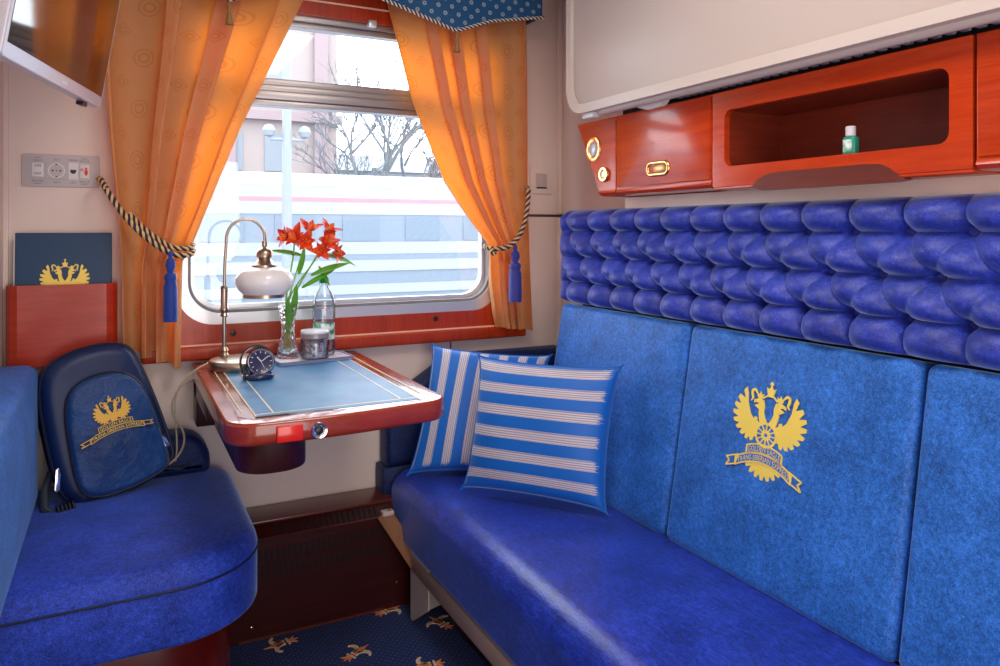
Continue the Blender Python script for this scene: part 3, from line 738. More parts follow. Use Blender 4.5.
# ------------------------------------------------------------ lamp
lx, ly = .287, 2.42
lm = thing('table_lamp', 'antique brass gooseneck lamp with white opal glass shade on the table', 'lamp', (lx+.035, ly-.02, TZ+.002))
TZ1 = TZ+.0026
build('base', lathe([(.086, 0), (.089, .006), (.089, .022), (.085, .028), (.070, .031), (.02, .034), (0, .034)], 48, T(lx+.040, ly-.03, TZ1)), M['antbrass'], lm)
build('pole', tube([(lx, ly, TZ1+.03), (lx, ly, 1.08)], .0062, 14).merge(lathe([(.012, 0), (.014, .006), (.010, .012), (.013, .02), (.007, .03)], 20, T(lx, ly, TZ1+.032))), M['antbrass'], lm)
build('collar', lathe([(.007, -.03), (.013, -.026), (.009, -.018), (.013, -.01), (.0125, -.004), (.0105, 0), (.0105, .058), (.012, .060), (.008, .066), (0.0, .067)], 20, T(lx, ly, 1.062)), M['antbrass'], lm)
pth = [(lx, ly, 1.12), (lx+.002, ly, 1.20), (lx+.006, ly, 1.262)]
for i in range(13):
    a = PI-i/12*PI*.93; pth.append((lx+.064+.058*math.cos(a), ly, 1.272+.062*math.sin(a)))
pth.append((lx+.121, ly, 1.262))
build('gooseneck_arm', tube(pth, .0048, 12), M['antbrass'], lm)
sx = lx+.120
build('lamp_socket', lathe([(.0, 1.268), (.008, 1.266), (.009, 1.250), (.006, 1.246), (.020, 1.238), (.026, 1.228), (.026, 1.215), (.020, 1.208), (.030, 1.196), (.038, 1.190), (.038, 1.182), (.030, 1.180)], 28, T(sx, ly, 0)), M['antbrass'], lm)
build('lamp_shade', lathe([(.030, 1.184), (.052, 1.182), (.076, 1.170), (.088, 1.150), (.089, 1.132), (.080, 1.112), (.066, 1.100), (.064, 1.097), (.060, 1.100), (.074, 1.114), (.083, 1.133), (.082, 1.150), (.070, 1.166), (.03, 1.178)], 40, T(sx, ly, 0)), M['opal'], lm)
build('shade_rim', lathe([(.063, 1.100), (.066, 1.098), (.066, 1.088), (.062, 1.088), (.061, 1.098)], 40, T(sx, ly, 0), closed=True), M['antbrass'], lm)
def bez(p0, p1, p2, p3, n=16):
    p0, p1, p2, p3 = map(Vector, (p0, p1, p2, p3)); r = []
    for i in range(n+1):
        t = i/n; r.append(p0*(1-t)**3+p1*3*t*(1-t)**2+p2*3*t*t*(1-t)+p3*t**3)
    return r
build('cord', tube(bez((.262, 2.45, TZ1+.010), (.20, 2.42, TZ1+.02), (.10, 2.40, .80), (.155, 2.43, .72))+bez((.155, 2.43, .72), (.20, 2.44, .66), (.16, 2.42, .60), (.10, 2.43, .585))[1:], .0032, 8).merge(
    tube(bez((.205, 2.50, .83), (.11, 2.47, .82), (.17, 2.45, .70), (.15, 2.44, .60)), .0026, 8)), M['cord'], lm)

# ------------------------------------------------------------ clock
cl = thing('travel_clock', 'small dark blue folding travel clock open on the table beside the lamp', 'clock', (.355, 2.20, TZ+.003))
cz = TZ+.003
def ell(cx, cy, a, b, n=28): return [(cx+a*math.cos(2*PI*i/n), cy+b*math.sin(2*PI*i/n)) for i in range(n)]
build('case_lid', slab(ell(.352, 2.188, .043, .036), cz, cz+.013, .004, .003, 3), M['clockcase'], cl)
FCk = frame((.362, 2.215, cz+.041), Vector((.97, .05, 0)), Vector((0, .35, 1)))
bd_ = build('clock_body', lathe([(0, -.016), (.034, -.016), (.040, -.010), (.040, .004), (.037, .008), (.033, .007)], 36, FCk), M['clockcase'], cl)
build('case_hood', lathe([(.041, -.018), (.046, -.012), (.047, .012), (.043, .012), (.042, -.012)], 36, FCk @ T(-.010, .004, -.008), closed=True), M['black'], cl)
build('bezel', lathe([(.032, .006), (.035, .010), (.038, .008), (.036, .005)], 36, FCk, closed=True), M['chrome'], bd_)
build('clock_face', lathe([(.0325, .0062), (0, .0064)], 36, FCk), M['clockface'], bd_)
hd = MB()
for a, L, w in ((2.2, .018, .0014), (.6, .025, .001), (-1.2, .022, .0005)):
    hd.merge(box(0, L, -w, w, .007, .0078, 0, 1, FCk @ Matrix.Rotation(a, 4, 'Z')))
for i in range(12): hd.merge(box(.025, .030, -.0009, .0009, .0068, .0076, 0, 1, FCk @ Matrix.Rotation(i*PI/6, 4, 'Z')))
build('clock_hand', hd, M['paper'], bd_)

# ------------------------------------------------------------ tray, jar, bottle, vase
FTr = T(.555, 2.43, TZ+.0022) @ Matrix.Rotation(math.radians(7), 4, 'Z')
ty = thing('serving_tray', 'white rectangular tray with navy edge on the table', 'tray', (.555, 2.43, TZ+.002))
build('tray_rim', hole_plate(rrect(-.125, .125, -.068, .068, .012, 4), rrect(-.118, .118, -.061, .061, .010, 4), .003, .010, FTr), M['trayrim'], ty)
build('tray_base', slab(rrect(-.124, .124, -.067, .067, .012, 4), 0, .0075, .001, .003, 2, FTr), M['porcelain'], ty)
zt = TZ+.0022+.0077
jr = thing('glass_jar', 'round clear glass jar of sweets with a ribbed metal band on the tray', 'jar', (.560, 2.405, zt))
JT = T(.562, 2.405, zt)
build('jar_body', lathe([(0, 0), (.040, 0), (.0445, .004), (.0445, .062), (.040, .068), (.0375, .066), (.041, .060), (.041, .006), (.036, .003), (0, .003)], 36, JT), M['glassclear'], jr)
build('sweets', lathe([(0, .0045), (.036, .005), (.0395, .009), (.0395, .052), (.030, .055), (0, .054)], 30, JT), M['snack'], jr)
build('jar_band', lathe([(.041, .067), (.0455, .068), (.0455, .082), (.041, .083)], 36, JT), mat('etched_metal', (.42, .38, .40), .3, metal=.4), jr)
build('jar_lid', lathe([(.0455, .083), (.046, .087), (.043, .092), (0, .094)], 36, JT), M['porcelain'], jr)
bt = thing('water_bottle', 'clear plastic water bottle with a green cap behind the glass jar', 'bottle', (.607, 2.487, zt))
BT = T(.607, 2.468, zt)
build('bottle_body', lathe([(0, .001), (.030, 0), (.036, .006), (.037, .03), (.0345, .05), (.0345, .10), (.037, .118), (.038, .16), (.036, .185), (.028, .207), (.016, .224), (.0135, .232), (.0135, .240)], 36, BT), M['glassclear'], bt)
build('water', lathe([(0, .002), (.029, .002), (.0348, .008), (.0355, .03), (.033, .05), (.033, .10), (.0355, .118), (.0355, .155), (0, .156)], 30, BT), M['water'], bt)
build('paper_label', lathe([(.0352, .052), (.0355, .053), (.0355, .105), (.0352, .106), (.0349, .105), (.0349, .053)], 36, BT, closed=True), M['labelgreen'], bt)
build('bottle_cap', lathe([(.0155, .238), (.0165, .240), (.0165, .256), (.0145, .259), (0, .260)], 24, BT), M['capgreen'], bt)
vs_ = thing('cut_glass_vase', 'slender cut crystal vase holding the alstroemeria, on the tray', 'vase', (.49, 2.455, zt))
VX, VY = .487, 2.455
vz = TZ+.0031+.007
build('vase_body', lathe([(0, 0), (.034, 0), (.036, .006), (.034, .020), (.026, .050), (.021, .080), (.022, .120), (.027, .150), (.033, .172), (.031, .173), (.025, .150), (.0195, .120), (.0185, .080), (.022, .050), (.024, .022), (0, .012)], 36, T(VX, VY, vz)), M['cutglass'], vs_, 60)
build('water', lathe([(0, .0135), (.0235, .023), (.0215, .05), (.0182, .08), (.0182, .095), (0, .0955)], 28, T(VX, VY, vz)), M['water'], vs_)
def leafmesh(base, d, up, L, w, curl=.3, n=8):
    d = Vector(d).normalized(); up = Vector(up); sd = d.cross(up).normalized(); nn = sd.cross(d); mb = MB(); vs = []; fs = []
    for i in range(n+1):
        s = i/n; c = Vector(base)+d*(L*s)-nn*(curl*L*s*s); ww = w*math.sin(PI*min(.99, .08+.92*s))**.8
        vs += [c-sd*ww+nn*ww*.25, c, c+sd*ww+nn*ww*.25]
    for i in range(n):
        a = i*3; fs += [(a, a+1, a+4, a+3), (a+1, a+2, a+5, a+4)]
    m = len(vs); vs2 = [p+nn*.0008 for p in vs]
    return mb.add(vs+vs2, fs+[tuple(k+m for k in f[::-1]) for f in fs])
def blossom(c, d, s):
    d = Vector(d).normalized(); u = d.orthogonal().normalized(); w = d.cross(u); pet = MB()
    for k in range(6):
        a = k*PI/3+.3; r = u*math.cos(a)+w*math.sin(a); dir_ = (d*.9+r*(.75 if k % 2 else .60))
        pet.merge(leafmesh(Vector(c), dir_, d*.5+r*-.6, s*(1.12 if k % 2 else .95), s*(.30 if k % 2 else .22), .30, 7))
    sta = MB()
    for k in range(4):
        a = k*PI/2; r = u*math.cos(a)+w*math.sin(a); p = Vector(c)
        sta.merge(tube([p, p+d*s*.4+r*s*.05, p+d*s*.75+r*s*.16], s*.018, 6))
    return pet, sta
flw = [
 (((.520, 2.45, 1.245), (.505, 2.44, 1.290)), [((.508, 2.435, 1.268), (-.45, -.6, .45), .052), ((.487, 2.44, 1.275), (-.8, -.3, .25), .042)], 'orange-red alstroemeria stem leaning left over the lamp, leftmost flower of the bouquet'),
 (((.545, 2.46, 1.26), (.555, 2.46, 1.300)), [((.553, 2.45, 1.292), (.05, -.5, .9), .048), ((.540, 2.445, 1.262), (-.2, -.8, .1), .046)], 'orange-red alstroemeria stem standing upright, tallest flower in the middle of the bouquet'),
 (((.590, 2.45, 1.245), (.610, 2.45, 1.285)), [((.605, 2.44, 1.255), (.3, -.7, .35), .052), ((.612, 2.45, 1.29), (.35, -.4, .8), .048)], 'orange-red alstroemeria stem leaning right with its bloom above the bottle'),
 (((.575, 2.44, 1.215), (.590, 2.435, 1.245)), [((.588, 2.43, 1.232), (-.1, -.9, .1), .040), ((.625, 2.43, 1.225), (.7, -.6, 0), .044)], 'orange-red alstroemeria stem with the lowest blooms at the right of the bouquet')]
for i, ((ctrl, top), bl, lab) in enumerate(flw):
    a = i*1.7+.4; bx, by = VX+.010*math.cos(a), VY+.010*math.sin(a)
    ft = thing('alstroemeria', lab, 'flower', (bx, by, vz+.02), 'alstroemeria in the cut glass vase')
    mid = (VX+.008*math.cos(a+2.2), VY+.008*math.sin(a+2.2), vz+.165)
    stem = tube(bez((bx, by, vz+.020), (bx, by, vz+.08), (VX, VY, vz+.10), mid, 8)+bez(mid, (mid[0]+(mid[0]-bx)*.5+.01, mid[1], vz+.24), (ctrl[0]-.012, ctrl[1], ctrl[2]-.05), top, 10)[1:], .0027, 8)
    for (c, d, s) in bl: stem.merge(tube([ctrl, ((ctrl[0]+c[0])/2, (ctrl[1]+c[1])/2-.004, (ctrl[2]+c[2])/2), c], .0018, 6))
    build('stem', stem, M['stem'], ft)
    for (c, d, s) in bl:
        p, q = blossom(c, d, s); f = build('blossom', p, M['petal'], ft, 60); build('stamen', q, M['petaly'], f)
    LV = [[((.535, 2.45, 1.215), (-1, -.1, .25), .11, .010, .10), ((.498, 2.455, 1.00), (.08, -.3, 1), .13, .011, .05)],
          [((.52, 2.45, 1.155), (.15, -.4, 1), .09, .009, .1), ((.487, 2.45, .97), (-.05, -.2, 1), .12, .010, .0)],
          [((.60, 2.45, 1.215), (1, -.1, -.05), .115, .011, .40), ((.56, 2.45, 1.15), (.8, -.3, .35), .13, .013, .12)],
          [((.53, 2.45, 1.11), (1, -.2, .6), .12, .010, .05), ((.585, 2.45, 1.18), (.55, -.3, -1.0), .075, .008, .1)]][i]
    for (b, d, L, w, c) in LV: build('leaf', leafmesh(b, d, (0, -.7, .7), L, w, c), M['leaf'], ft, 60)

# ------------------------------------------------------------ curtains
def interp(tab, z):
    tab = sorted(tab)
    if z <= tab[0][0]: return tab[0][1]
    for (a, b), (c, d) in zip(tab, tab[1:]):
        if z <= c:
            t = (z-a)/(c-a); t = t*t*(3-2*t) if False else t; return b+(d-b)*t
    return tab[-1][1]
def curtain(L, Rr, ztop, zbl, zbr, nf, ph, amp, ytop, tiez, lap):
    nu, nv = 260, 90; vs = []; uvs = []; fs = []
    for j in range(nv+1):
        for i in range(nu+1):
            u = i/nu; s = j/nv; zb = zbl+(zbr-zbl)*u; z = zb+(ztop-zb)*s
            xl = interp(L, z); xr = interp(Rr, z); wd = xr-xl
            q = math.exp(-((z-tiez)/.10)**2)
            uu = u+.045*math.sin(2*PI*u*1.5+ph)+.02*math.sin(2*PI*u*3.1)
            th = 2*PI*nf*uu+ph+.35*math.sin(3*z)
            A = amp*(1-.55*q)*(.75+.25*math.sin(5*u+ph))
            y = ytop-A*math.sin(th)-.010*math.sin(2*th+1)-.012*q
            x = xl+wd*u+lap*wd/nf*math.cos(th)*(1-.1*q)*min(1, u*6)*min(1, (1-u)*6)
            vs.append((x, y, z)); uvs.append((u*.95, z*1.0))
    for j in range(nv):
        for i in range(nu): a = j*(nu+1)+i; fs.append((a, a+1, a+nu+2, a+nu+1))
    return MB().add(vs, fs, 0, uvs)
def rope(path, r, mats, parent, name='rope', turns=60, n=10):
    """two-coloured twisted cord: three strands wound round the path"""
    P = [Vector(p) for p in path]
    L = [0]
    for a, b in zip(P, P[1:]): L.append(L[-1]+(b-a).length)
    N = max(24, int(L[-1]/.0022)); out = MB()
    def at(s):
        s = s*L[-1]
        for k in range(len(P)-1):
            if s <= L[k+1] or k == len(P)-2:
                t = (s-L[k])/(L[k+1]-L[k]+1e-9); return P[k].lerp(P[k+1], t), (P[k+1]-P[k]).normalized()
    for st_ in range(4):
        pts = []
        for i in range(N+1):
            c, t = at(i/N); ref = Vector((0, 1, 0)); u = t.cross(ref).normalized(); w = t.cross(u)
            a = 2*PI*(st_/4)+i/N*L[-1]/(r*5.2)*2*PI; pts.append(c+(u*math.cos(a)+w*math.sin(a))*r*.55)
        out.merge(tube(pts, r*.52, 6), None, st_ % 2)
    return build(name, out, mats, parent, 60)
def tassel(cx, cy, z1, z0, r, m, parent, name='tassel'):
    H = z1-z0
    pr = [(0, H), (.2*r, H*.99), (.35*r, H*.95), (.25*r, H*.90), (.62*r, H*.86), (.70*r, H*.78), (.5*r, H*.72), (.45*r, H*.69), (.85*r, H*.66), (.88*r, H*.60), (.72*r, H*.57), (.95*r, H*.50), (1.0*r, H*.1), (.98*r, 0)]
    mb = lathe(pr, 40, T(cx, cy, z0))
    for p in mb.v:
        if p.z < z0+H*.55:
            a = math.atan2(p.y-cy, p.x-cx); k = 1+.07*math.sin(a*20); p.x = cx+(p.x-cx)*k; p.y = cy+(p.y-cy)*k
    return build(name, mb, m, parent, 60)
cu1 = curtain([(.86, .012), (1.22, .004), (1.30, .000), (1.60, -.028), (2.25, -.062)], [(.86, .172), (1.20, .176), (1.255, .205), (1.40, .262), (1.63, .350), (1.85, .450), (2.08, .555), (2.25, .63)], 2.25, .935, .862, 3.6, .4, .036, 2.535, 1.225, .36)
c1 = thing('curtain', 'gold and orange damask curtain left of the window, tied back over the folder pocket', 'curtain', (.1, 2.535, .86), 'damask curtains')
build('drape', cu1, M['curtain'], c1, 80)
cu2 = curtain([(.90, 1.300), (.96, 1.285), (1.10, 1.262), (1.20, 1.252), (1.245, 1.245), (1.32, 1.185), (1.485, 1.065), (1.77, .940), (2.12, .845), (2.25, .81)], [(.90, 1.442), (1.24, 1.425), (1.6, 1.428), (2.25, 1.430)], 2.25, .925, .905, 4.4, 2.2, .034, 2.535, 1.24, .36)
c2 = thing('curtain', 'gold and orange damask curtain right of the window, tied back beside the corner', 'curtain', (1.35, 2.535, .9), 'damask curtains')
build('drape', cu2, M['curtain'], c2, 80)
# tiebacks
t1 = thing('curtain_tieback', 'twisted navy and gold rope tieback with blue tassel on the left curtain', 'tieback', (.14, 2.47, 1.2))
build('wall_hook', lathe([(.006, 0), (.006, .03), (.010, .034), (0, .04)], 14, frame((-.055, 2.615, 1.455), (1, 0, 0), (0, 0, 1))), M['brass'], t1)
pA = [(-.052, 2.590, 1.455), (-.050, 2.53, 1.450), (-.035, 2.49, 1.420)]+[tuple(p) for p in bez((-.035, 2.485, 1.420), (0, 2.472, 1.35), (.07, 2.466, 1.262), (.145, 2.462, 1.225), 12)]+[(.175, 2.467, 1.222), (.200, 2.49, 1.226), (.208, 2.53, 1.235), (.19, 2.57, 1.24)]
rope(pA, .0088, [M['ropegold'], M['ropenavy']], t1)
rope([(p[0], p[1]+.006, p[2]+.020) for p in pA[8:]], .008, [M['ropegold'], M['ropenavy']], t1)
tassel(.137, 2.455, 1.238, 1.022, .021, M['tasselblue'], t1)
t2 = thing('curtain_tieback', 'twisted brown and cream rope tieback with violet-blue tassel on the right curtain', 'tieback', (1.32, 2.47, 1.2))
build('wall_hook', lathe([(.006, 0), (.006, .03), (.010, .034), (0, .04)], 14, frame((1.435, 2.615, 1.47), (1, 0, 0), (0, 0, 1))), M['brass'], t2)
pB = [(1.432, 2.59, 1.47), (1.418, 2.53, 1.468), (1.400, 2.487, 1.455)]+[tuple(p) for p in bez((1.398, 2.48, 1.45), (1.385, 2.468, 1.34), (1.36, 2.462, 1.25), (1.285, 2.464, 1.232), 12)]+[(1.25, 2.475, 1.228), (1.232, 2.50, 1.232), (1.235, 2.54, 1.24)]
rope(pB, .0095, [mat('rope_cream', (.70, .45, .28), .5), M['ropeblack']], t2)
rope([(1.24, 2.475, 1.236), (1.232, 2.47, 1.216), (1.25, 2.468, 1.21)], .008, [M['ropegold'], M['ropeblack']], t2, 'rope_knot')
tassel(1.325, 2.452, 1.245, 1.030, .026, M['tasselviolet'], t2)
# valance: scalloped lower edge
va = thing('valance', 'scalloped blue dotted window valance with rope edging above the curtains', 'valance', (.7, 2.44, 2.1))
def vz_(x):     # lower edge height
    tab = [(-.10, 2.10), (.11, 2.13), (.305, 2.022), (.50, 2.12), (.70, 2.16), (.80, 2.10), (1.082, 2.022), (1.22, 2.075), (1.445, 2.118)]
    for (a, b), (c, d) in zip(tab, tab[1:]):
        if x <= c: t = (x-a)/(c-a); return b+(d-b)*t
    return tab[-1][1]
vs = []; fs = []; uvs = []; n = 140
for i in range(n+1):
    x = -.10+1.545*i/n; zb = vz_(x)
    for k in range(9):
        z = zb+(2.29-zb)*k/8; y = 2.455+.004*math.sin(x*22)*(1-k/8)
        vs.append((x, y, z)); uvs.append((x, z))
m_ = len(vs)
for i in range(n):
    for k in range(8): a = i*9+k; fs.append((a, a+9, a+10, a+1))
vmb = MB().add(vs+[(p[0], p[1]+.006, p[2]) for p in vs], fs+[tuple(q+m_ for q in f) for f in fs], 0, uvs+uvs)
vmb.merge(box(1.439, 1.445, 2.455, 2.60, 2.118, 2.29))
build('valance_fabric', vmb, M['valance'], va, 60)
rope([(-.10+1.545*i/120, 2.448, vz_(-.10+1.545*i/120)-.003) for i in range(121)], .0065, [mat('rope_white', (.82, .74, .62), .5), M['ropenavy']], va, 'rope_trim')
for x in (.305, 1.082): build('small_tassel', lathe([(0, .075), (.003, .074), (.003, .062), (.006, .058), (.007, .052), (.004, .047), (.006, .040), (.010, .015), (.013, 0), (0, .001)], 20, T(x, 2.445, vz_(x)-.080)), M['tasselgold'], va, 60)
build('valance_rail', box(-.10, 1.44, 2.462, 2.60, 2.27, 2.29), M['woodwin'], va)

# ------------------------------------------------------------ pocket and folder
pk = thing('document_pocket', 'red mahogany document pocket fixed to the wall behind the backpack', 'holder', (-.15, 2.6, .9))
pkx0, pkx1 = -.294, -.006
pp = [(pkx0, 2.615), (pkx0, 2.565), (pkx0+.012, 2.548), (pkx0+.03, 2.54), (pkx1-.03, 2.54), (pkx1-.012, 2.548), (pkx1, 2.565), (pkx1, 2.615), (pkx1-.010, 2.615), (pkx1-.010, 2.568), (pkx1-.03, 2.551), (pkx0+.03, 2.551), (pkx0+.010, 2.568), (pkx0+.010, 2.615)]
build('pocket_front', prism(pp, .90, 1.138), M['woodred'], pk, 20)
build('pocket_floor', box(pkx0+.01, pkx1-.01, 2.551, 2.615, .90, .912), M['woodred'], pk)
FF = frame((-.148, 2.572, 1.14), (1, -.0, 0), (0, .10, 1))
fo = thing('presentation_folder', 'navy presentation folder with gold eagle standing in the wall pocket', 'folder', (-.148, 2.57, .93))
cov = build('folder_cover', box(-.125, .127, -.20, .152, -.003, .003, .0015, 1, FF).merge(box(-.125, .127, -.20, .147, -.016, -.012, .0015, 1, FF)), M['folder'], fo)
build('inner_pages', box(-.129, .122, -.20, .146, -.012, -.003, 0, 1, FF), M['paper'], fo)
emblem(FF @ T(.002, .005, .003), .108, cov, [M['goldpale'], M['folder'], M['goldpale']], wheel=False, ribbons=False, lift=.001, tail=False)

# ------------------------------------------------------------ wall control panel
cp = thing('control_panel', 'grey wall panel with socket, phone jack and red call button', 'switch panel', (-.158, 2.615, 1.48))
FP = frame((-.158, YW, 1.480), (1, 0, 0), (0, 0, 1))
build('face_plate', slab(rrect(-.103, .103, -.049, .049, .006, 4), -.001, .006, .002, 0, 2, FP), M['panelw'], cp)
build('light_switch', box(-.077, -.045, -.020, .022, .004, .010, .002, 2, FP), M['white'], cp)
so = build('socket', box(-.041, .016, -.026, .026, .004, .008, .001, 1, FP), M['panelw'], cp)
build('socket_ring', lathe([(.019, .007), (.0225, .0075), (.0225, .010), (.019, .010)], 30, FP @ T(-.0125, 0, 0), closed=True), M['white'], so)
hl = MB()
for dx in (-.010, 0, .010): hl.merge(lathe([(.0026 if dx else .0018, .007), (.0026 if dx else .0018, .0092)], 10, FP @ T(-.0125+dx, 0, 0)))
for dy in (-.0185, .0185): hl.merge(box(-.0155, -.0095, dy-.0015, dy+.0015, .008, .0105, 0, 1, FP))
build('socket_hole', hl, M['black'], so)
pj = build('phone_jack', box(.018, .045, -.026, .026, .004, .008, .001, 1, FP), M['white'], cp)
build('jack_opening', prism([(.0235, .004), (.0395, .004), (.0395, -.002), (.035, -.008), (.028, -.008), (.0235, -.002)], .007, .0087, FP), M['black'], pj)
cb = build('call_button', box(.048, .075, -.022, .022, .004, .010, .002, 2, FP), M['white'], cp)
build('red_person_symbol', prism(ell(.066, .008, .0035, .004, 12), .009, .0108, FP).merge(prism([(.062, .004), (.070, .004), (.071, -.005), (.068, -.013), (.064, -.013), (.061, -.005)], .009, .0108, FP)).merge(box(.051, .058, .006, .008, .009, .0107, 0, 1, FP)).merge(box(.051, .053, 0, .008, .009, .0107, 0, 1, FP)).merge(box(.056, .058, 0, .008, .009, .0107, 0, 1, FP)), M['red'], cb)
build('symbol', text_mesh('ON', .011).xf(FP @ T(-.061, .010, .0104)).merge(text_mesh('OFF', .011).xf(FP @ T(-.061, -.014, .0104))), M['black'], cp)
capm = mat('caption_grey', (.10, .10, .13), .5)
for (s, x, y) in (('DAY', -.061, .036), ('NIGHT', -.061, .0275), ('220 V', -.0125, .031), ('PHONE', .031, .031), ('CALL', .0615, .037), ('SERVICE', .0615, .0285), ('READING', -.061, -.034), ('LIGHT', -.061, -.042), ('220 V', -.0125, -.038), ('LAN', .031, -.038), ('SERVICE', .0615, -.034), ('RESET', .0615, -.042)):
    build('printed_caption', text_mesh(s, .0075).xf(FP @ T(x, y, .0064)), capm, cp)
# small switch by the right curtain
sp = thing('wall_switch', 'cream rocker switch plate on the wall right of the right curtain', 'switch', (1.533, 2.615, 1.5))
FS = frame((1.533, YW, 1.503), (1, 0, 0), (0, 0, 1))
build('switch_plate', slab(rrect(-.052, .052, -.055, .055, .006, 4), -.001, .008, .002, 0, 2, FS), M['wall'], sp)
build('rocker', box(-.028, .024, -.034, .028, .006, .013, .003, 2, FS), M['bunkbeige'], sp)
build('rocker_slot', box(-.024, .022, -.033, -.028, .010, .0136, 0, 1, FS), M['black'], sp)

# ------------------------------------------------------------ television
# panel hangs on the left wall, turned and tipped toward the sofa
tdir = Vector((math.sin(math.radians(14)), math.cos(math.radians(14)), 0))
tvup = Vector((.16, -.06, 1)).normalized()
FTV = frame((-.045, 2.235, 1.622), tdir, tvup)      # origin: lower far corner; U runs away along the screen
tv = thing('television', 'flat television with silver bezel hanging from the upper left corner', 'television', (-.2, 2.0, 1.65))
build('tv_housing', slab(rrect(-.62, 0, 0, .38, .012, 4), -.035, 0, .004, .008, 3, FTV), M['silver'], tv)
build('screen', box(-.605, -.014, .030, .367, -.002, .0012, 0, 1, FTV), M['screen'], tv)
build('brand_mark', box(-.30, -.27, .010, .017, 0, .0008, 0, 1, FTV), M['white'], tv)
build('connector', box(-.105, -.07, -.010, .0, -.028, -.012, .001, 1, FTV), M['black'], tv)
build('wall_arm', tube([FTV @ Vector((-.31, .19, -.03)), FTV @ Vector((-.31, .19, -.10)), Vector((XL+.002, 1.86, 1.80))], .014, 12), M['silver'], tv)

# ------------------------------------------------------------ wall cabinets above the sofa
CX = 1.38
FC = frame((CX, 0, 0), (0, -1, 0), (0, 0, 1))       # local x = -y, local z toward the room
def cabsection(y1, y0, parent, m=M['wood'], name='cabinet_body', far_slant=False):
    """solid carcass with rounded lower front lip, cross-section in x-z extruded along y"""
    sec = [(0, 1.655), (0, 1.428), (-.004, 1.418), (.004, 1.410), (.018, 1.408), (.245, 1.408), (.245, 1.655)]
    return sec
def carcass(ya, yb):
    sec = cabsection(0, 0, None)
    return prism([(x, z) for x, z in sec], 0, ya-yb, frame((CX, ya, 0), (1, 0, 0), (0, 0, 1)))
lt = thing('reading_light_unit', 'slanted orange mahogany end piece with round reading light and knob above the sofa corner', 'light panel', (1.5, 1.97, 1.41))
sh = carcass(2.108, 1.894)
for p in sh.v:                                # far end slants back toward its foot
    if p.y > 2.0: p.y = 1.975+(p.z-1.408)*.54
build('housing', sh, M['wood'], lt, 25)
FL = frame((CX, 2.015, 1.565), (0, -1, 0), (0, 0, 1))
rl = build('reading_light', lathe([(.024, .002), (.028, .004), (.034, .005), (.040, .003), (.042, -.002)], 36, FL), M['brass'], lt)
build('light_lens', lathe([(.026, .001), (.022, .004), (.014, .006), (0, .007)], 32, FL), mat('frosted_lens', (.50, .50, .55), .25, metal=.3), rl)
kn2 = build('dimmer_knob', lathe([(.022, 0), (.024, .004), (.022, .009), (.015, .009), (.014, .004)], 28, frame((CX, 1.952, 1.478), (0, -1, 0), (0, 0, 1))), M['brass'], lt)
build('knob_grip', lathe([(.013, .002), (.011, .008), (0, .009)], 20, frame((CX, 1.952, 1.478), (0, -1, 0), (0, 0, 1))), M['antbrass'], kn2)
def pull(parent, y, z):
    Fz = frame((CX, y, z), (0, -1, 0), (0, 0, 1))
    rr = [Fz @ Vector((a, b, .003)) for a, b in rrect(-.046, .046, -.017, .017, .0169, 8)]
    p = build('pull_handle', tube(rr+rr[:1], .0062, 10), M['brass'], parent, 60)
    build('pull_recess', slab(rrect(-.044, .044, -.014, .014, .0139, 8), -.0, .002, M=Fz).merge(box(-.018, .044, -.009, .009, .002, .006, .002, 2, Fz)), mat('brass_recess', (.50, .30, .12), .3, metal=1), p)
k1 = thing('wall_cabinet', 'closed orange mahogany cabinet with oval brass pull beside the reading light', 'cabinet', (1.5, 1.68, 1.41))
build('cabinet_body', carcass(1.888, 1.472), M['wood'], k1, 25)
d1 = build('cabinet_door', slab(rrect(-1.885, -1.475, 1.432, 1.652, .003, 2), 0, .004, .0015, 0, 2, FC), M['wood'], k1)
pull(d1, 1.685, 1.477)
k2 = thing('open_shelf_cabinet', 'open-fronted orange mahogany wall niche holding a small green bottle', 'cabinet', (1.5, 1.13, 1.41))
ya, yb = 1.466, .803
Fn = frame((CX, 0, 0), (0, -1, 0), (0, 0, 1))
face = hole_plate(rrect(-ya, -yb, 1.412, 1.655, .002, 2), rrect(-1.424, -.846, 1.462, 1.606, .022, 6), -.016, .002, Fn)
build('fascia', face, M['wood'], k2, 30)
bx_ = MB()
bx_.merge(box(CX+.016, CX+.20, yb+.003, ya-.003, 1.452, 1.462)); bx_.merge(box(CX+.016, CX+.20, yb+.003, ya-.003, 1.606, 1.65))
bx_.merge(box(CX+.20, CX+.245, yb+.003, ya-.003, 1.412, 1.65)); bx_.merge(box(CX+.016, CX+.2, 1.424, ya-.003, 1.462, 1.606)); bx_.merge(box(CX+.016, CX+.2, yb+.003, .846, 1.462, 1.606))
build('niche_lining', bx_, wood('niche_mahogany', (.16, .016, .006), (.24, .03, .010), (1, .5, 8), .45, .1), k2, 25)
lip = [(-1.330, 1.406), (-1.31, 1.424), (-1.28, 1.434), (-1.24, 1.437), (-1.02, 1.437), (-.985, 1.434), (-.965, 1.424), (-.945, 1.408), (-.93, 1.400), (-.96, 1.396), (-1.30, 1.396)]
build('lower_grip', prism(lip, -.02, .0045, Fn), M['woodshelf'], k2, 30)
build('lip', box(CX, CX+.2, yb+.001, ya-.001, 1.404, 1.413, .003), M['wood'], k2)
k3 = thing('wall_cabinet', 'closed orange mahogany cabinet beyond the niche at the right edge', 'cabinet', (1.5, .4, 1.41))
build('cabinet_body', carcass(.797, -.05), M['wood'], k3, 25)
d3 = build('cabinet_door', slab(rrect(-.794, .046, 1.432, 1.652, .003, 2), 0, .004, .0015, 0, 2, FC), M['wood'], k3)
pull(d3, .36, 1.477)
hb = thing('hand_gel_bottle', 'tiny green hand gel bottle with grey cap in the open niche', 'bottle', (1.43, 1.085, 1.463))
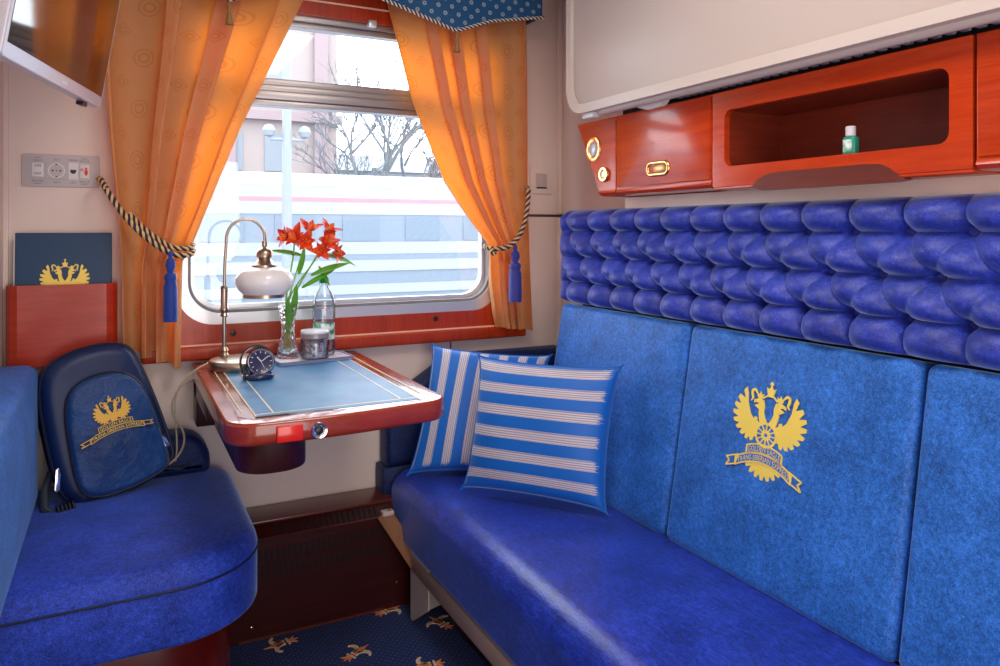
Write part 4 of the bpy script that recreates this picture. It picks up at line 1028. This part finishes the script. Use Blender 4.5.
HB = T(1.408, 1.078, 1.4625)
build('bottle_body', slab(rrect(-.010, .010, -.016, .016, .007, 5), 0, .040, .006, .003, 3, HB), M['sanit'], hb)
build('bottle_label', box(-.0112, -.0098, -.011, .011, .006, .033, 0, 1, HB), M['labelgreen'], hb)
build('bottle_cap', lathe([(.009, .040), (.0105, .042), (.0105, .060), (.009, .062), (0, .062)], 20, HB), M['capwhite'], hb)

# ------------------------------------------------------------ upper bunk
ub = thing('folded_upper_bunk', 'folded-up cream upper bunk with rounded corner above the wooden cabinets', 'bunk', (1.4, 1, 1.67))
FB = frame((1.335, 0, 0), (0, -1, 0), (0, 0, 1))
build('bunk_panel', slab(rrect(-2.045, .3, 1.694, 2.30, [.075, .02, .02, .03], 10), -.03, .016, .006, 0, 3, FB), M['bunkbeige'], ub, 40)
build('bunk_frame', hole_plate(rrect(-2.068, .32, 1.672, 2.32, [.09, .02, .02, .03], 10), rrect(-2.040, .3, 1.700, 2.30, [.072, .02, .02, .03], 10), -.06, .028, FB), M['bunkrim'], ub, 30)
build('frame_tube', tube([(1.345, 1.98, 1.674), (1.345, -.3, 1.674)], .014, 12), M['bunkrim'], ub)
build('mattress', box(1.40, 1.60, -.3, 1.97, 1.70, 2.25, .03, 3), M['mattress'], ub)
mr = MB()
for i in range(60): mr.merge(box(1.372, 1.40, 1.60-i*.028, 1.606-i*.028+.010, 1.668, 1.69, .002, 1))
build('webbing_loop', mr, M['mattress'], ub)
build('corner_latch', box(1.318, 1.345, 1.93, 1.99, 1.655, 1.672, .003), M['white'], ub)
build('safety_clip', prism([(-1.765, 1.662), (-1.72, 1.650), (-1.66, 1.652), (-1.64, 1.672), (-1.76, 1.68)], -.05, -.03, FB), M['white'], ub)
build('bunk_gap_fill', box(1.45, 1.625, -.1, 1.95, 1.657, 1.70), M['darkgap'], ub)  # block coloured near-black for the shade in the gap above the cabinets

# ------------------------------------------------------------ striped cushions
def cushion(BL, BR, TR, TL, thick, flip, parent, rot_uv=False, sag=.03):
    BL, BR, TR, TL = map(Vector, (BL, BR, TR, TL)); n = 40
    nrm = (BR-BL).cross(TL-BL).normalized(); c = (BL+BR+TR+TL)/4
    vs = []; fs = []; uvs = []
    for side in (0, 1):
        for j in range(n+1):
            for i in range(n+1):
                u, v = i/n, j/n
                pu = 4*u*(1-u); pv = 4*v*(1-v)
                # pinched edges between pointed corners
                uu = u+(.5-u)*(.115*pv**.45)*(abs(2*u-1)**1.0); vv = v+(.5-v)*(.10*pu**.45)*(abs(2*v-1))
                p = BL*(1-uu)*(1-vv)+BR*uu*(1-vv)+TR*uu*vv+TL*(1-uu)*vv
                h = (max(0, pu)**.45)*(max(0, pv)**.45)
                h += .035*math.sin(7*u+3*v+side)*pu*pv+.02*math.sin(13*u*v+5*u)*pu*pv
                p = p+nrm*(thick/2*h*(1 if side == 0 else -1))
                vs.append(p); uvs.append((1-v, u) if rot_uv else (u, v))
    m = (n+1)*(n+1)
    for j in range(n):
        for i in range(n):
            a = j*(n+1)+i; fs.append((a, a+1, a+n+2, a+n+1)); fs.append((m+a+n+1, m+a+n+2, m+a+1, m+a))
    mb = MB().add(vs, fs, 0, uvs)
    edge = []
    for (a, b) in [(i, i+1) for i in range(n)]: edge.append(vs[a])
    for j in range(n): edge.append(vs[j*(n+1)+n])
    for i in range(n): edge.append(vs[n*(n+1)+n-i])
    for j in range(n+1): edge.append(vs[(n-j)*(n+1)])
    return mb, edge
q1 = thing('striped_cushion', 'blue cushion with upright cream stripes, behind the other striped cushion by the table', 'cushion', (1.1, 2.3, .46))
mb, ed = cushion((.862, 2.372, .468), (1.23, 2.15, .475), (1.375, 2.262, .858), (.995, 2.482, .895), .13, 0, q1, rot_uv=True)
build('cushion_cover', mb, M['stripe'], q1, 80, weld=1e-5); build('piped_edge', tube(ed, .003, 6), M['cushionblue'], q1)
q2 = thing('striped_cushion', 'blue cushion with level cream stripes, in front at the middle of the sofa', 'cushion', (1.15, 2.0, .46))
mb, ed = cushion((.955, 2.135, .480), (1.262, 1.765, .472), (1.350, 1.810, .895), (1.035, 2.175, .898), .15, 0, q2)
build('cushion_cover', mb, M['stripe'], q2, 80, weld=1e-5); build('piped_edge', tube(ed, .003, 6), M['cushionblue'], q2)

# ------------------------------------------------------------ backpack
bp = thing('backpack', 'navy blue backpack with gold eagle emblem leaning on the left seat', 'backpack', (0, 2.42, .54))
FBp = frame((.018, 2.375, .560), (.27, .085, .045), (-.035, .060, .40))
sil = [(-.135, .015), (-.11, -.012), (-.02, -.016), (.09, .002), (.142, .030), (.150, .080), (.138, .20), (.118, .32), (.098, .385), (.05, .412), (-.02, .418), (-.09, .405), (-.135, .37), (-.155, .30), (-.160, .15), (-.152, .05)]
def smooth_closed(p, k=4):
    r = []; n = len(p)
    for i in range(n):
        a, b, c, d = p[i-1], p[i], p[(i+1) % n], p[(i+2) % n]
        for s in range(k):
            t = s/k; f = lambda A, B, C, D: .5*((2*B)+(-A+C)*t+(2*A-5*B+4*C-D)*t*t+(-A+3*B-3*C+D)*t**3)
            r.append((f(a[0], b[0], c[0], d[0]), f(a[1], b[1], c[1], d[1])))
    return r
sil = smooth_closed(sil)
body = build('main_compartment', slab(sil, -.12, 0, .035, .03, 6, FBp, puff=.012, rings=6), M['nylondark'], bp, 70)
pk_ = smooth_closed([(-.115, .045), (-.07, .008), (.02, .004), (.105, .020), (.122, .06), (.112, .18), (.092, .275), (.050, .322), (-.02, .335), (-.08, .315), (-.108, .26), (-.118, .15)])
fp = build('front_pocket', slab(pk_, -.01, .028, .016, 0, 5, FBp, puff=.016, rings=8), M['nylon'], bp, 70)
def ring3(pl, z, grow): return [FBp @ Vector((x, y, z)) for x, y in offset(ccw(pl), -grow)]
rg = ring3(pk_, .014, .002); build('pocket_zip', tube(rg+[rg[0]], .0035, 6), M['piping'], bp)
rg = ring3(sil, -.028, .001); build('body_zip', tube(rg+[rg[0]], .004, 6), M['piping'], bp)
emblem(FBp @ T(-.004, .222, .0434) @ Matrix.Rotation(math.radians(2), 4, 'Z'), .082, fp, [M['gold'], M['nylondark'], M['goldpale']], wheel=False, rw=1.9, tail=False)
def zp(x, y, z, a):
    F = FBp @ T(x, y, z) @ Matrix.Rotation(a, 4, 'Z') @ Matrix.Scale(1.35, 4)
    build('zip_pull', slab(rrect(-.005, .005, -.045, 0, .0045, 4), 0, .003, .001, 0, 2, F).merge(tube([F @ Vector((0, 0, .002)), F @ Vector((.006, .02, .002)), F @ Vector((-.002, .034, .002))], .0016, 6)), M['chrome'], bp)
zp(-.150, .115, -.015, -.25); zp(.112, .135, .018, .25)
st_ = MB()
st_.merge(tube([FBp @ Vector(p) for p in ((-.155, .10, -.09), (-.185, .06, -.06), (-.200, .02, -.02), (-.175, -.008, .012), (-.12, -.012, .01))], .011, 8))
build('side_strap', st_, M['strap'], bp)
bk = MB()
for i in range(5): bk.merge(box(-.180+i*.009, -.174+i*.009, -.016, .024, .0, .026, .001, 1, FBp))
build('strap_buckle', bk, M['black'], bp)
build('shoulder_strap', tube([FBp @ Vector(p) for p in ((.135, .06, -.11), (.175, .02, -.09), (.215, -.004, -.06), (.17, -.012, -.05), (.13, .004, -.07))], .006, 8), M['strap'], bp)

# ------------------------------------------------------------ ceiling lamp (above the frame)
cg = thing('ceiling_lamp', 'flat rectangular ceiling lamp over the middle of the compartment', 'lamp', (.62, 1.05, ZC))
build('lamp_housing', box(.33, .91, .55, 1.55, ZC-.04, ZC-.001, .008), M['white'], cg)
build('diffuser', box(.35, .89, .57, 1.53, ZC-.046, ZC-.038, .003), mat('lamp_diffuser', (.9, .9, .9), .5, emis=(1, .93, .85), estr=2.5), cg)

# ------------------------------------------------------------ outside
GZ = -1.25
g = struct('ground_1', box(-60, 120, 3.2, 160, GZ-.5, GZ), M['snow'])
def rail(y): return box(-40, 70, y-.035, y+.035, GZ, GZ+.16)
rt = thing('railway_track', 'pale steel railway track in the snow outside the window', 'track', (0, 17, GZ))
build('rail', rail(16.3), M['tracks'], rt); build('rail', rail(17.8), M['tracks'], rt)
co = thing('railway_coach', 'white and grey-blue railway coach with a red line standing outside the window', 'train', (5, 22, GZ))
cbody = MB(); Yc = 21.0
bands = [(-.95, -.55, 'b', .02), (-.55, -.28, 'w', .05), (-.28, .10, 'b', 0), (.10, .42, 'w', .03), (.42, .60, 'b', .01), (.60, .95, 'w', .02), (.95, 1.75, 'b', 0), (1.75, 2.1, 'w', .02), (2.1, 2.22, 'r', .03), (2.22, 2.55, 'w', .02)]
for z0, z1, c, d in bands: cbody.merge(box(-9, 17.5, Yc-d, Yc+2.9, z0, z1, 0, 1, None, {'w': 0, 'b': 1, 'r': 2}[c]))
build('coach_body', cbody, [M['trainwhite'], M['trainblue'], M['trainpink']], co)
build('coach_roof', slab([(Yc-.03, 2.55), (Yc+2.93, 2.55), (Yc+2.7, 2.85), (Yc+1.45, 3.0), (Yc+.2, 2.85)], 0, 26.5, 0, 0, 1, frame((-9, 0, 0), (0, 1, 0), (0, 0, 1))), M['trainwhite'], co)
for i in range(13): build('coach_window', box(-7.6+i*1.9, -6.5+i*1.9, Yc-.02, Yc, .98, 1.72), M['trainglass'], co)
for x in (-6.0, 13.5):
    b_ = build('bogie', box(x-1.5, x+1.5, Yc+.2, Yc+2.6, GZ+.25, -.95, .03), M['tracks'], co)
    for dx in (-1.0, 1.0): build('wheel', lathe([(.46, 0), (.46, .12), (.1, .16)], 24, frame((x+dx, Yc+.35, GZ+.47), (1, 0, 0), (0, 0, 1))), M['tracks'], b_)
ho = thing('apartment_building', 'pale pink rendered building behind the coach at the left of the window', 'building', (8, 45, GZ))
build('wall', box(-6, 11.6, 44, 56, GZ, 17), M['house'], ho)
for i in range(3): build('pilaster', box(10.2-i*5.2, 11.0-i*5.2, 43.7, 44, GZ, 17), M['housetrim'], ho)
build('cornice', box(-6.2, 11.8, 43.5, 44, 7.6, 8.1).merge(box(-6.2, 11.8, 43.6, 44, 3.6, 3.9)), M['housetrim'], ho)
for fl_ in range(4):
    for i in range(6): build('building_window', box(-4.6+i*2.4, -3.4+i*2.4, 43.93, 44, .8+fl_*3.9, 3.0+fl_*3.9), M['housewin'], ho)
lh = thing('station_shed', 'low grey building among bare trees behind the coach', 'building', (25, 60, GZ))
build('wall', box(15, 50, 60, 70, GZ, 6.2), M['lowhouse'], lh)
build('roof', prism([(59.5, 6.2), (70.5, 6.2), (65, 8.0)], 0, 36, frame((14.5, 0, 0), (0, 1, 0), (0, 0, 1))), M['lowhouse'], lh)
for i in range(8): build('shed_window', box(17+i*4, 18.6+i*4, 59.95, 60, 2.5, 4.3), M['housewin'], lh)
def tree(x, y, h, lab, seed):
    rnd = random.Random(seed); mb = MB()
    def br(p, d, L, r, k):
        q = p+d*L*.5+Vector((rnd.uniform(-1, 1), 0, rnd.uniform(-.3, .5)))*L*.08; e = p+d*L
        mb.merge(tube([p, q, e], [r, r*.8, r*.55], 5, caps=False))
        if k == 0: return
        for _ in range(rnd.choice((3, 4))):
            nd = (d+Vector((rnd.uniform(-.9, .9), rnd.uniform(-.9, .9), rnd.uniform(-.15, .5)))).normalized(); br(p.lerp(e, rnd.uniform(.45, 1)), nd, L*rnd.uniform(.55, .78), r*.55, k-1)
    br(Vector((x, y, GZ)), Vector((0, 0, 1)), h*.42, h*.018, 5)
    tr = thing('bare_tree', lab, 'tree', (x, y, GZ), 'bare trees behind the coach'); build('trunk_and_branches', mb, M['bark'], tr, 0)
tree(11.4, 36, 13.5, 'bare leafless tree with the widest crown, nearest the middle of the lower window pane', 3)
tree(14.8, 40, 11.5, 'bare leafless tree standing close right of the widest-crowned tree', 5)
tree(9.6, 33, 8.0, 'small bare leafless tree nearest the pink building', 8)
lp = thing('station_lamp_post', 'grey station lamp post with two globe lamps outside the window', 'lamp post', (3.6, 18, GZ))
build('post', tube([(3.62, 18.4, GZ), (3.62, 18.4, 6.5)], [.13, .10], 12).merge(tube([(3.2, 18.4, 3.5), (4.05, 18.4, 3.5)], .04, 8)), M['pole'], lp)
for x in (3.2, 4.05): build('globe', lathe([(0, -.16), (.11, -.12), (.16, 0), (.11, .12), (0, .16)], 16, T(x, 18.4, 3.7)), M['pole'], lp)
